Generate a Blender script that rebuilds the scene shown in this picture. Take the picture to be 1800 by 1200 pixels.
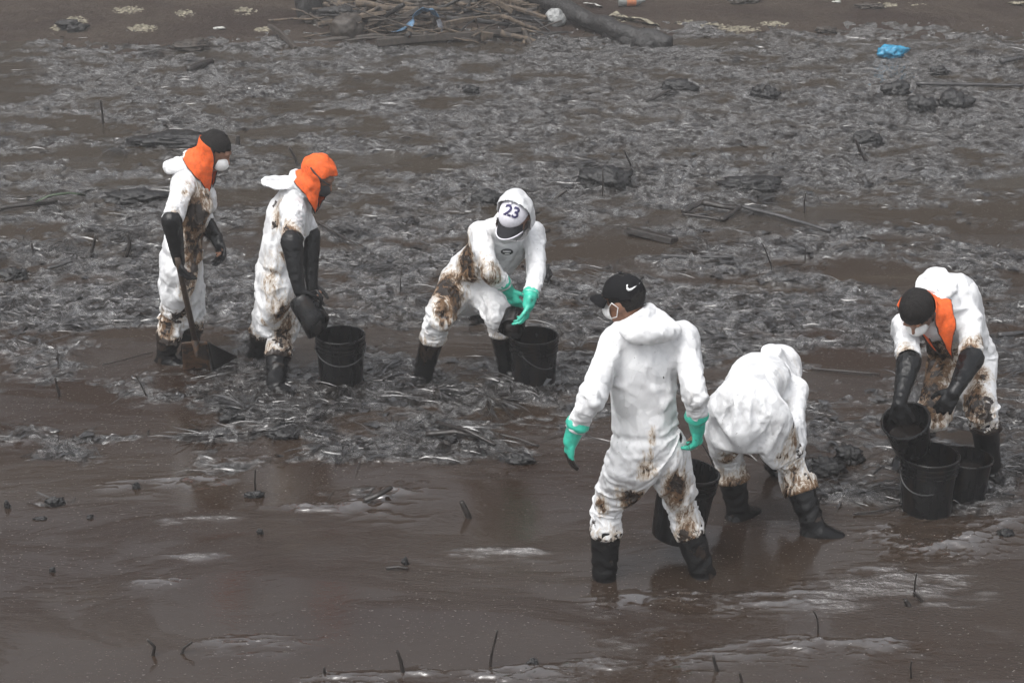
import bpy, bmesh, math, random, time
import numpy as np
from mathutils import Vector, Matrix, noise as mnoise

for o in list(bpy.data.objects):
    bpy.data.objects.remove(o, do_unlink=True)
SC = bpy.context.scene
COL = SC.collection
RNG = np.random.default_rng(7)
random.seed(7)
R = math.radians

# ------------------------------------------------------------------ camera
CAM_H = 4.2                      # height of the photographer above the oil
FPX = 3000.0                     # focal length in pixels of the 1800 px wide picture
TILT = R(22.05)                  # looking down
cam_data = bpy.data.cameras.new('camera')
cam = bpy.data.objects.new('camera', cam_data)
COL.objects.link(cam)
cam.location = (0, 0, CAM_H)
cam.rotation_euler = (math.pi/2 - TILT, 0, 0)
cam_data.sensor_width = 36.0
cam_data.lens = 36.0*FPX/1800.0
cam_data.clip_start = 0.1
cam_data.clip_end = 3000
SC.camera = cam

# ------------------------------------------------------------------ sky and light
SUN_EL, SUN_AZ = R(62), R(-135)
SKY_STRENGTH = 0.15
SUN_STRENGTH = 1.0
world = bpy.data.worlds.new('World')
SC.world = world
world.use_nodes = True
wn = world.node_tree.nodes
wl = world.node_tree.links
wn.clear()
w_out = wn.new('ShaderNodeOutputWorld')
w_bg = wn.new('ShaderNodeBackground')
w_sky = wn.new('ShaderNodeTexSky')
w_sky.sky_type = 'NISHITA'
w_sky.sun_disc = False
w_sky.sun_elevation = SUN_EL
w_sky.sun_rotation = SUN_AZ
w_sky.air_density = 1.0
w_sky.dust_density = 4.0
w_sky.ozone_density = 1.0
# an overcast sea fog: the blue sky loses nearly all its colour
w_hsv = wn.new('ShaderNodeHueSaturation')
w_hsv.inputs['Saturation'].default_value = 0.22
w_hsv.inputs['Value'].default_value = 1.0
wl.new(w_sky.outputs[0], w_hsv.inputs['Color'])
wl.new(w_hsv.outputs[0], w_bg.inputs['Color'])
w_bg.inputs['Strength'].default_value = SKY_STRENGTH
wl.new(w_bg.outputs[0], w_out.inputs['Surface'])

sun_data = bpy.data.lights.new('sun', 'SUN')
sun_data.energy = SUN_STRENGTH
sun_data.angle = R(40)
sun_data.color = (1.0, 0.985, 0.96)
sun = bpy.data.objects.new('sun', sun_data)
COL.objects.link(sun)
sd = Vector((math.sin(SUN_AZ)*math.cos(SUN_EL), math.cos(SUN_AZ)*math.cos(SUN_EL), math.sin(SUN_EL)))
sun.rotation_euler = sd.to_track_quat('Z', 'Y').to_euler()

SC.view_settings.view_transform = 'Standard'
SC.view_settings.look = 'None'
SC.view_settings.gamma = 1.0
SC.view_settings.use_curve_mapping = False
SC.view_settings.exposure = 0.88
SC.render.engine = 'CYCLES'
SC.cycles.use_denoising = True
SC.cycles.max_bounces = 6
SC.cycles.diffuse_bounces = 3
SC.cycles.glossy_bounces = 4
SC.cycles.transmission_bounces = 4
SC.cycles.volume_bounces = 1
SC.cycles.use_adaptive_sampling = True
SC.cycles.adaptive_threshold = 0.02

# ------------------------------------------------------------------ helpers
CT, ST = math.cos(TILT), math.sin(TILT)

def ray(px, py):
    u, v = (px-900.0)/FPX, (600.0-py)/FPX
    return np.array((u, CT+v*ST, -ST+v*CT))

def gnd(px, py, z=0.0):
    """world point at height z seen at that place of the photograph"""
    d = ray(px, py)
    t = (z-CAM_H)/d[2]
    return np.array((0, 0, CAM_H))+d*t

def aty(px, py, y):
    d = ray(px, py)
    return np.array((0, 0, CAM_H))+d*(y/d[1])

def proj(p):
    q = np.asarray(p)-np.array((0, 0, CAM_H))
    z = q[1]*CT-q[2]*ST
    return 900+FPX*q[0]/z, 600-FPX*(q[1]*ST+q[2]*CT)/z

def norm(v):
    v = np.asarray(v, float)
    return v/max(1e-9, np.linalg.norm(v))

def mesh_from(name, V, F, smooth=True):
    me = bpy.data.meshes.new(name)
    me.from_pydata([tuple(map(float, v)) for v in V], [], [tuple(int(i) for i in f) for f in F])
    if smooth:
        me.polygons.foreach_set('use_smooth', [True]*len(me.polygons))
    me.update()
    return me

def link(name, me, mat=None, parent=None):
    o = bpy.data.objects.new(name, me)
    COL.objects.link(o)
    if mat is not None:
        me.materials.append(mat)
    if parent is not None:
        o.parent = parent
        o.matrix_parent_inverse = Matrix.Translation(parent.location).inverted() if parent.type == 'EMPTY' else Matrix()
    return o

def tag(o, label=None, cat=None, group=None, kind=None):
    if label: o['label'] = label
    if cat: o['category'] = cat
    if group: o['group'] = group
    if kind: o['kind'] = kind
    return o

def empty(name, loc):
    o = bpy.data.objects.new(name, None)
    COL.objects.link(o)
    o.location = tuple(map(float, loc))
    o.empty_display_size = 0.1
    return o

def frame_for(axis, side=None):
    a = norm(axis)
    if side is None:
        side = (0, 0, 1) if abs(a[2]) < 0.9 else (1, 0, 0)
    s = np.asarray(side, float)
    s = s-a*np.dot(s, a)
    if np.linalg.norm(s) < 1e-5:
        s = np.cross(a, (0.3, 0.5, 0.8))
    s = norm(s)
    return a, s, np.cross(a, s)

class MB:
    """collects closed shapes as vertex and face lists"""
    def __init__(self):
        self.V, self.F = [], []
    def add(self, V, F):
        b = len(self.V)
        self.V.extend([tuple(v) for v in V])
        self.F.extend([tuple(i+b for i in f) for f in F])
    def cap(self, p0, p1, r0, r1, flat=1.0, side=None, n=14, hem=4):
        """tapered capsule; 'flat' scales the radius along 'side'"""
        p0, p1 = np.asarray(p0, float), np.asarray(p1, float)
        a, s, t = frame_for(p1-p0 if np.linalg.norm(p1-p0) > 1e-6 else (0, 0, 1), side)
        V, F, rows = [], [], []
        prof = []
        for i in range(hem+1):
            th = -math.pi/2+math.pi/2*i/hem
            prof.append((p0+a*r0*math.sin(th), r0*math.cos(th)))
        for i in range(hem+1):
            th = math.pi/2*i/hem
            prof.append((p1+a*r1*math.sin(th), r1*math.cos(th)))
        for c, r in prof:
            r = max(r, 1e-4)
            rows.append(len(V))
            for k in range(n):
                an = 2*math.pi*k/n
                V.append(c+s*(r*flat*math.cos(an))+t*(r*math.sin(an)))
        for i in range(len(rows)-1):
            for k in range(n):
                k2 = (k+1) % n
                F.append((rows[i]+k, rows[i]+k2, rows[i+1]+k2, rows[i+1]+k))
        F.append(tuple(rows[0]+k for k in reversed(range(n))))
        F.append(tuple(rows[-1]+k for k in range(n)))
        self.add(V, F)
        return self
    def chain(self, pts, rs, flat=1.0, side=None, n=14):
        for i in range(len(pts)-1):
            self.cap(pts[i], pts[i+1], rs[i], rs[i+1], flat, side, n)
        return self
    def ell(self, c, rx, ry, rz, ax=None, nu=16, nv=10):
        """ellipsoid; ax = (x axis, y axis, z axis)"""
        X, Y, Z = ax if ax is not None else ((1, 0, 0), (0, 1, 0), (0, 0, 1))
        X, Y, Z, c = map(lambda q: np.asarray(q, float), (X, Y, Z, c))
        V, F = [], []
        for i in range(nv+1):
            th = math.pi*i/nv
            rr = max(math.sin(th), 1e-3)
            for k in range(nu):
                an = 2*math.pi*k/nu
                V.append(c+X*rx*rr*math.cos(an)+Y*ry*rr*math.sin(an)-Z*rz*math.cos(th))
        for i in range(nv):
            for k in range(nu):
                k2 = (k+1) % nu
                F.append((i*nu+k, i*nu+k2, (i+1)*nu+k2, (i+1)*nu+k))
        F.append(tuple(reversed(range(nu))))
        F.append(tuple(nv*nu+k for k in range(nu)))
        self.add(V, F)
        return self
    def box(self, c, hx, hy, hz, ax=None):
        X, Y, Z = ax if ax is not None else ((1, 0, 0), (0, 1, 0), (0, 0, 1))
        X, Y, Z, c = map(lambda q: np.asarray(q, float), (X, Y, Z, c))
        V = [c+X*hx*a+Y*hy*b+Z*hz*d for d in (-1, 1) for b in (-1, 1) for a in (-1, 1)]
        F = [(0, 2, 3, 1), (4, 5, 7, 6), (0, 1, 5, 4), (2, 6, 7, 3), (0, 4, 6, 2), (1, 3, 7, 5)]
        self.add(V, F)
        return self
    def tube(self, pts, rs, n=8, closed_ends=True, flat=1.0, side=None):
        """one swept tube through the points"""
        pts = [np.asarray(p, float) for p in pts]
        V, F = [], []
        prev = side
        for i, p in enumerate(pts):
            d = pts[min(i+1, len(pts)-1)]-pts[max(i-1, 0)]
            a, s, t = frame_for(d, prev)
            prev = s
            r = rs[i] if hasattr(rs, '__len__') else rs
            for k in range(n):
                an = 2*math.pi*k/n
                V.append(p+s*(r*flat*math.cos(an))+t*(r*math.sin(an)))
        for i in range(len(pts)-1):
            for k in range(n):
                k2 = (k+1) % n
                F.append((i*n+k, i*n+k2, (i+1)*n+k2, (i+1)*n+k))
        if closed_ends:
            F.append(tuple(reversed(range(n))))
            F.append(tuple((len(pts)-1)*n+k for k in range(n)))
        self.add(V, F)
        return self
    def build(self, name, mat=None, parent=None, smooth=True):
        return link(name, mesh_from(name, self.V, self.F, smooth), mat, parent)

def np_mesh(me):
    V = np.empty(len(me.vertices)*3, np.float64)
    me.vertices.foreach_get('co', V)
    return V.reshape(-1, 3), [tuple(p.vertices) for p in me.polygons]

def union(mb, voxel, smooth_iter=4, factor=0.5):
    """fuse the overlapping closed shapes of mb into one skin"""
    me = mesh_from('tmp', mb.V, mb.F)
    o = bpy.data.objects.new('tmp', me)
    COL.objects.link(o)
    m = o.modifiers.new('r', 'REMESH')
    m.mode = 'VOXEL'
    m.voxel_size = voxel
    m.adaptivity = 0.0
    if smooth_iter:
        s = o.modifiers.new('s', 'SMOOTH')
        s.iterations = smooth_iter
        s.factor = factor
    dg = bpy.context.evaluated_depsgraph_get()
    dg.update()
    ev = o.evaluated_get(dg)
    V, F = np_mesh(ev.data)
    bpy.data.objects.remove(o, do_unlink=True)
    bpy.data.meshes.remove(me)
    return V, F

def normals_of(V, F):
    V = np.asarray(V)
    N = np.zeros_like(V)
    T = np.array([f[:3] for f in F])
    fn = np.cross(V[T[:, 1]]-V[T[:, 0]], V[T[:, 2]]-V[T[:, 0]])
    for k in range(4):
        idx = np.array([f[k] if len(f) > k else f[0] for f in F])
        np.add.at(N, idx, fn)
    return N/np.maximum(np.linalg.norm(N, axis=1), 1e-9)[:, None]

# cheap vectorised value noise
_P = np.random.default_rng(3).random((64, 64, 64))
def vnoise(P):
    P = np.asarray(P, float)
    i = np.floor(P).astype(int)
    f = P-i
    f = f*f*(3-2*f)
    i &= 63
    j = (i+1) & 63
    x0, y0, z0 = i.T; x1, y1, z1 = j.T
    fx, fy, fz = f.T
    a = _P[x0, y0, z0]*(1-fx)+_P[x1, y0, z0]*fx
    b = _P[x0, y1, z0]*(1-fx)+_P[x1, y1, z0]*fx
    c = _P[x0, y0, z1]*(1-fx)+_P[x1, y0, z1]*fx
    d = _P[x0, y1, z1]*(1-fx)+_P[x1, y1, z1]*fx
    return (a*(1-fy)+b*fy)*(1-fz)+(c*(1-fy)+d*fy)*fz

def fnoise(P, oct=4, gain=0.5):
    P = np.asarray(P, float)
    s, a, t = 0, 1.0, 0
    for k in range(oct):
        s = s+a*vnoise(P*2**k+17.3*k); t += a; a *= gain
    return s/t

def set_attr(me, name, vals):
    at = me.attributes.new(name, 'FLOAT', 'POINT')
    at.data.foreach_set('value', np.asarray(vals, np.float32))


# ------------------------------------------------------------------ materials
class NT:
    """small node tree writer"""
    def __init__(self, name):
        self.m = bpy.data.materials.new(name)
        self.m.use_nodes = True
        self.t = self.m.node_tree
        self.t.nodes.clear()
        self.out = self.t.nodes.new('ShaderNodeOutputMaterial')
    def n(self, typ, **kw):
        nd = self.t.nodes.new('ShaderNode'+typ)
        for k, v in kw.items():
            if k == 'ins':
                for a, b in v.items():
                    if hasattr(b, 'is_output') or isinstance(b, bpy.types.NodeSocket):
                        self.t.links.new(b, nd.inputs[a])
                    else:
                        nd.inputs[a].default_value = b
            else:
                setattr(nd, k, v)
        return nd
    def math(self, op, a, b=None, c=None, clamp=False):
        nd = self.n('Math', operation=op, use_clamp=clamp)
        for i, v in enumerate((a, b, c)):
            if v is None: continue
            if isinstance(v, bpy.types.NodeSocket): self.t.links.new(v, nd.inputs[i])
            else: nd.inputs[i].default_value = v
        return nd.outputs[0]
    def mix(self, f, a, b):
        nd = self.n('Mix', data_type='RGBA')
        for i, v in ((0, f), (6, a), (7, b)):
            if isinstance(v, bpy.types.NodeSocket): self.t.links.new(v, nd.inputs[i])
            else: nd.inputs[i].default_value = (*v, 1) if (i and len(v) == 3) else v
        return nd.outputs[2]
    def ramp(self, f, stops):
        nd = self.n('ValToRGB')
        self.t.links.new(f, nd.inputs[0])
        cr = nd.color_ramp
        while len(cr.elements) > 1: cr.elements.remove(cr.elements[0])
        for i, (p, c) in enumerate(stops):
            e = cr.elements[0] if i == 0 else cr.elements.new(p)
            e.position = p
            e.color = (*c, 1) if len(c) == 3 else c
        return nd.outputs[0]
    def sstep(self, x, a, b):
        nd = self.n('MapRange', interpolation_type='SMOOTHSTEP')
        self.t.links.new(x, nd.inputs[0])
        nd.inputs[1].default_value = a; nd.inputs[2].default_value = b
        return nd.outputs[0]
    def coord(self, scale=(1, 1, 1), rot=(0, 0, 0), which='Object'):
        tc = self.n('TexCoord')
        mp = self.n('Mapping')
        mp.inputs['Scale'].default_value = scale
        mp.inputs['Rotation'].default_value = rot
        self.t.links.new(tc.outputs[which], mp.inputs[0])
        return mp.outputs[0]
    def noise(self, vec, scale, detail=4, rough=0.55, dist=0.0):
        nd = self.n('TexNoise')
        self.t.links.new(vec, nd.inputs['Vector'])
        nd.inputs['Scale'].default_value = scale
        nd.inputs['Detail'].default_value = detail
        nd.inputs['Roughness'].default_value = rough
        nd.inputs['Distortion'].default_value = dist
        return nd.outputs[0]
    def bump(self, h, strength=0.3, dist=0.01, normal=None):
        nd = self.n('Bump')
        self.t.links.new(h, nd.inputs['Height'])
        nd.inputs['Strength'].default_value = strength
        nd.inputs['Distance'].default_value = dist
        if normal is not None: self.t.links.new(normal, nd.inputs['Normal'])
        return nd.outputs[0]
    def pbr(self, color, rough=0.5, ior=1.5, normal=None, **kw):
        p = self.n('BsdfPrincipled')
        def put(k, v):
            if isinstance(v, bpy.types.NodeSocket): self.t.links.new(v, p.inputs[k])
            else: p.inputs[k].default_value = (*v, 1) if hasattr(v, '__len__') and len(v) == 3 and k != 'Subsurface Radius' else v
        put('Base Color', color); put('Roughness', rough); put('IOR', ior)
        if normal is not None: self.t.links.new(normal, p.inputs['Normal'])
        for k, v in kw.items(): put(k.replace('_', ' '), v)
        self.t.links.new(p.outputs[0], self.out.inputs['Surface'])
        return self.m

def m_suit():
    t = NT('white coverall fabric')
    co = t.coord()
    at = t.n('Attribute', attribute_name='stain').outputs['Fac']
    ag = t.n('Attribute', attribute_name='grime').outputs['Fac']
    n1 = t.noise(co, 34, 6, 0.65, 0.6)
    n2 = t.noise(co, 11, 5, 0.6, 1.2)
    n3 = t.noise(co, 75, 3, 0.6)
    mixn = t.math('ADD', t.math('MULTIPLY', n1, 0.55), t.math('MULTIPLY', n2, 0.45))
    # stain level runs 0..1; streaky noise breaks it up
    cs = t.coord((1, 1, 0.28), (0.12, 0.15, 0.2))
    n4 = t.noise(cs, 48, 6, 0.72, 1.0)
    mixn = t.math('ADD', t.math('MULTIPLY', n4, 0.75), t.math('MULTIPLY', n2, 0.25))
    lv = t.math('SUBTRACT', t.math('SUBTRACT', at, 0.55), t.math('MULTIPLY', t.math('SUBTRACT', 0.5, mixn), 2.0))
    tan = t.sstep(lv, -0.34, 0.06)
    brn = t.sstep(lv, -0.04, 0.14)
    blk = t.sstep(t.math('ADD', lv, t.math('MULTIPLY', t.math('SUBTRACT', n2, 0.53), 1.2)), 0.20, 0.28)
    white = t.mix(t.sstep(n2, 0.35, 0.75), (0.68, 0.685, 0.69), (0.60, 0.605, 0.615))
    c = t.mix(t.math('MULTIPLY', tan, 0.8), white, (0.36, 0.28, 0.19))
    c = t.mix(brn, c, (0.13, 0.072, 0.034))
    c = t.mix(blk, c, (0.022, 0.015, 0.011))
    smear = t.math('MULTIPLY', t.sstep(t.noise(cs, 7, 5, 0.65, 0.6), 0.56, 0.74), 0.28)
    c = t.mix(smear, c, (0.30, 0.25, 0.19))
    # dark splashes
    lg = t.math('SUBTRACT', ag, t.math('SUBTRACT', 1.04, n1))
    gm = t.sstep(lg, 0.0, 0.06)
    c = t.mix(gm, c, (0.022, 0.015, 0.011))
    sp = t.sstep(t.noise(co, 120, 2, 0.5), 0.735, 0.76)
    c = t.mix(sp, c, (0.05, 0.04, 0.03))
    rough = t.math('SUBTRACT', 0.62, t.math('MULTIPLY', t.math('MAXIMUM', blk, gm), 0.37))
    # thin stiff sheet: flat facets between sharp creases, as when paper is crumpled
    nz = t.n('TexNoise'); t.t.links.new(co, nz.inputs['Vector']); nz.inputs['Scale'].default_value = 5; nz.inputs['Detail'].default_value = 1
    wv = t.n('VectorMath', operation='MULTIPLY_ADD'); t.t.links.new(nz.outputs[1], wv.inputs[0]); wv.inputs[1].default_value = (0.10, 0.10, 0.10); t.t.links.new(co, wv.inputs[2])
    def facets(sc_, amp, stretch, rot_):
        mp = t.n('Mapping'); mp.inputs['Scale'].default_value = stretch; mp.inputs['Rotation'].default_value = rot_
        t.t.links.new(wv.outputs[0], mp.inputs[0])
        v = t.n('TexVoronoi', feature='F1'); v.inputs['Scale'].default_value = sc_
        t.t.links.new(mp.outputs[0], v.inputs['Vector'])
        d = t.n('VectorMath', operation='SUBTRACT'); t.t.links.new(mp.outputs[0], d.inputs[0]); t.t.links.new(v.outputs['Position'], d.inputs[1])
        r = t.n('VectorMath', operation='SUBTRACT'); t.t.links.new(v.outputs['Color'], r.inputs[0]); r.inputs[1].default_value = (0.5, 0.5, 0.5)
        dp = t.n('VectorMath', operation='DOT_PRODUCT'); t.t.links.new(d.outputs[0], dp.inputs[0]); t.t.links.new(r.outputs[0], dp.inputs[1])
        return t.math('MULTIPLY', dp.outputs['Value'], amp)
    h = t.math('ADD', facets(8, 0.62, (1, 1, 0.7), (0.3, 0.2, 0)), facets(17, 0.50, (1, 1, 0.75), (0.9, 0.1, 0.4)))
    nb = t.bump(h, 0.75, 1.0)
    return t.pbr(c, rough, 1.45, nb, Subsurface_Weight=0.0)

def m_plain(name, col, rough=0.5, bump=0.2, scale=40, var=0.35, ior=1.5, dirt=None, bdist=0.004, **kw):
    t = NT(name)
    co = t.coord()
    n = t.noise(co, scale, 5, 0.6)
    dark = tuple(c*(1-var) for c in col)
    c = t.mix(t.sstep(n, 0.3, 0.7), col, dark)
    if dirt is not None:
        c = t.mix(t.sstep(t.noise(co, scale*0.3, 6, 0.7, 0.8), dirt[0], dirt[0]+0.08), c, dirt[1])
    nb = t.bump(n, bump, bdist)
    return t.pbr(c, rough, ior, nb, **kw)

MAT = {}
MAT['suit'] = m_suit()
MAT['skin'] = m_plain('brown skin', (0.23, 0.115, 0.07), 0.45, 0.1, 60, 0.25)
MAT['hair'] = m_plain('black hair', (0.014, 0.012, 0.011), 0.6, 0.9, 160, 0.5, bdist=0.008, ior=1.3)
MAT['orange'] = m_plain('orange cloth', (0.80, 0.12, 0.014), 0.75, 0.6, 38, 0.30, bdist=0.010, dirt=(0.66, (0.22, 0.05, 0.015)))
MAT['trim'] = m_plain('dark binding tape', (0.03, 0.022, 0.02), 0.7, 0.2, 80)
MAT['mask'] = m_plain('white mask cloth', (0.74, 0.74, 0.73), 0.7, 0.3, 60, 0.1)
MAT['maskdark'] = m_plain('dark mask cloth', (0.03, 0.03, 0.033), 0.6, 0.3, 60, 0.3)
MAT['rubber'] = m_plain('black rubber', (0.006, 0.006, 0.0064), 0.17, 0.6, 16, 0.5, ior=1.32, bdist=0.014, dirt=(0.56, (0.022, 0.015, 0.011)))
MAT['glove_black'] = m_plain('black rubber glove', (0.0065, 0.0068, 0.0074), 0.17, 0.7, 22, 0.4, ior=1.35, bdist=0.014)
MAT['capblack'] = m_plain('faded black cap cloth', (0.011, 0.011, 0.012), 0.85, 0.3, 90, 0.3, ior=1.2)
MAT['capwhite'] = m_plain('white cap cloth', (0.68, 0.67, 0.72), 0.7, 0.2, 60, 0.1)
MAT['print_white'] = m_plain('white print', (0.75, 0.75, 0.75), 0.6, 0.1, 60, 0.1)
MAT['print_navy'] = m_plain('navy print', (0.035, 0.028, 0.10), 0.6, 0.1, 60, 0.1)
MAT['print_dark'] = m_plain('dark grey print', (0.06, 0.065, 0.07), 0.6, 0.1, 60, 0.1)
MAT['lens'] = m_plain('dark brim cloth', (0.022, 0.022, 0.025), 0.8, 0.2, 60, 0.2, ior=1.2)

def m_green_glove():
    t = NT('green rubber glove')
    co = t.coord()
    at = t.n('Attribute', attribute_name='stain').outputs['Fac']
    n = t.noise(co, 40, 5, 0.65, 0.5)
    k = t.sstep(t.math('SUBTRACT', at, t.math('SUBTRACT', 1.0, n)), -0.02, 0.05)
    base = t.mix(t.sstep(t.noise(co, 18, 3), 0.35, 0.7), (0.045, 0.46, 0.33), (0.03, 0.34, 0.25))
    c = t.mix(k, base, (0.016, 0.013, 0.011))
    return t.pbr(c, 0.33, 1.5, t.bump(t.noise(co, 55, 3), 0.4, 0.008))
MAT['glove_green'] = m_green_glove()

# ------------------------------------------------------------------ the setting: oil-covered water, beach, added unseen bluff
def m_oil():
    t = NT('crude oil on water')
    co = t.coord()
    mat_ = t.n('Attribute', attribute_name='mat').outputs['Fac']      # 1 where a mat of weed lies under the film
    film_ = t.n('Attribute', attribute_name='film').outputs['Fac']    # 1 where a smooth fold of oil skin stands up
    # brown emulsion, redder and darker in drifts
    n0 = t.noise(t.coord((0.5, 1.0, 1)), 0.55, 4, 0.55, 0.6)
    c = t.mix(t.sstep(n0, 0.35, 0.68), OIL_A, OIL_B)
    sed = t.sstep(t.noise(t.coord((0.35, 1.1, 1), (0, 0, 0.2)), 0.8, 5, 0.6, 0.5), 0.60, 0.72)
    c = t.mix(t.math('MULTIPLY', sed, 0.6), c, OIL_SED)
    sx = t.n('SeparateXYZ'); t.t.links.new(t.coord(), sx.inputs[0])
    c = t.mix(t.math('MULTIPLY', t.sstep(sx.outputs[1], 9.5, 15.0), 0.65), c, (0.034, 0.029, 0.021))   # sandy silt towards the shore
    c = t.mix(t.math('MULTIPLY', mat_, 0.9), c, (0.0105, 0.0076, 0.0058))
    # specks of foam
    fo = t.noise(t.coord((0.75, 1.5, 1), (0, 0, 0.15)), 62, 2, 0.6)
    fz = t.noise(t.coord((0.6, 1.2, 1)), 0.9, 3, 0.5)
    foam = t.math('MULTIPLY', t.sstep(fo, 0.655, 0.70), t.sstep(fz, 0.32, 0.58))
    foam = t.math('MULTIPLY', foam, t.math('SUBTRACT', 1.0, mat_))
    c = t.mix(t.math('MULTIPLY', foam, 0.7), c, (0.22, 0.205, 0.195))
    # broad slow swell, patches of fine wind ripple, and the crinkled film over the weed
    calm = t.sstep(t.noise(t.coord((0.5, 1.2, 1), (0, 0, -0.25)), 1.0, 5, 0.62, 0.6), 0.50, 0.64)
    r1 = t.noise(t.coord((1.0, 1.9, 1), (0, 0, 0.22)), 3.2, 3, 0.5, 0.5)
    r2 = t.noise(t.coord((1.0, 1.9, 1), (0, 0, 0.25)), 42, 4, 0.62, 0.3)
    h = t.math('ADD', t.math('MULTIPLY', r1, 0.0032), t.math('MULTIPLY', t.math('MULTIPLY', r2, 0.0150), t.math('ADD', 0.06, calm)))
    # strands lie combed in two directions that change from clump to clump
    wz = t.n('TexNoise'); t.t.links.new(t.coord(), wz.inputs['Vector']); wz.inputs['Scale'].default_value = 2.2; wz.inputs['Detail'].default_value = 3
    def strands(rot_, along, across):
        wv = t.n('VectorMath', operation='MULTIPLY_ADD')
        t.t.links.new(wz.outputs[1], wv.inputs[0]); wv.inputs[1].default_value = (0.55, 0.55, 0); t.t.links.new(t.coord(), wv.inputs[2])
        mp = t.n('Mapping'); mp.inputs['Rotation'].default_value = (0, 0, rot_); mp.inputs['Scale'].default_value = (along, across, 1)
        t.t.links.new(wv.outputs[0], mp.inputs[0])
        return t.math('ABSOLUTE', t.math('SUBTRACT', t.noise(mp.outputs[0], 1.0, 4, 0.62, 0.5), 0.5))
    sel = t.sstep(t.noise(t.coord(), 2.6, 3, 0.5), 0.44, 0.56)
    sa, sb = strands(0.35, 5.0, 30.0), strands(-0.75, 6.0, 26.0)
    fib = t.math('ADD', t.math('MULTIPLY', sa, sel), t.math('MULTIPLY', sb, t.math('SUBTRACT', 1.0, sel)))
    w1 = t.math('ABSOLUTE', t.math('SUBTRACT', t.noise(t.coord((1, 1.7, 1), (0, 0, 0.2)), 7.5, 5, 0.66, 1.8), 0.5))
    w = t.math('ADD', t.math('MULTIPLY', w1, 0.105), t.math('MULTIPLY', fib, 0.040))
    h = t.math('ADD', h, t.math('MULTIPLY', w, mat_))
    h = t.math('ADD', h, t.math('MULTIPLY', foam, 0.003))
    nb = t.bump(h, 0.85, 1.0)
    # wet film lies on the weed in patches; the rest is soaked and dull
    wet = t.sstep(t.noise(t.coord((1, 1.8, 1), (0, 0, 0.15)), 6.5, 6, 0.78, 1.0), 0.42, 0.54)
    gl = t.math('MAXIMUM', t.math('MULTIPLY', mat_, wet), t.math('MULTIPLY', film_, 0.8))
    rough = t.math('ADD', 0.055, t.math('MULTIPLY', mat_, 0.03))
    return t.pbr(c, rough, t.math('ADD', OIL_IOR, t.math('MULTIPLY', gl, 1.4)), nb)

OIL_A, OIL_B, OIL_SED, OIL_IOR = (0.031, 0.0218, 0.0158), (0.021, 0.0125, 0.0088), (0.058, 0.047, 0.033), 1.43
MAT['oil'] = m_oil()

def m_sand():
    t = NT('oily brown sand')
    co = t.coord()
    n = t.noise(t.coord((0.6, 1, 1)), 1.2, 6, 0.6, 0.5)
    n2 = t.noise(co, 14, 6, 0.7)
    c = t.mix(t.sstep(n, 0.35, 0.65), (0.047, 0.036, 0.028), (0.030, 0.021, 0.017))
    c = t.mix(t.sstep(n2, 0.55, 0.75), c, (0.018, 0.014, 0.012))
    pale = t.sstep(t.noise(t.coord((0.7, 1.5, 1)), 1.7, 6, 0.65, 0.8), 0.66, 0.74)
    c = t.mix(t.math('MULTIPLY', pale, 0.5), c, (0.12, 0.10, 0.07))
    return t.pbr(c, t.math('ADD', 0.45, t.math('MULTIPLY', n2, 0.4)), 1.22, t.bump(t.math('ADD', n2, t.math('MULTIPLY', t.noise(co, 4, 5, 0.6), 2.0)), 0.7, 0.05))
MAT['sand'] = m_sand()

def m_litter():
    t = NT('oil-soaked reed litter')
    co = t.coord()
    n = t.noise(co, 9, 4, 0.6)
    c = t.mix(t.sstep(n, 0.4, 0.72), (0.0085, 0.0075, 0.0075), (0.022, 0.017, 0.013))
    return t.pbr(c, 0.26, 1.9, t.bump(t.noise(co, 60, 3, 0.6), 0.35, 0.006))
MAT['litter'] = m_litter()

def P2w(px, py): return gnd(px, py)[:2]

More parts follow.
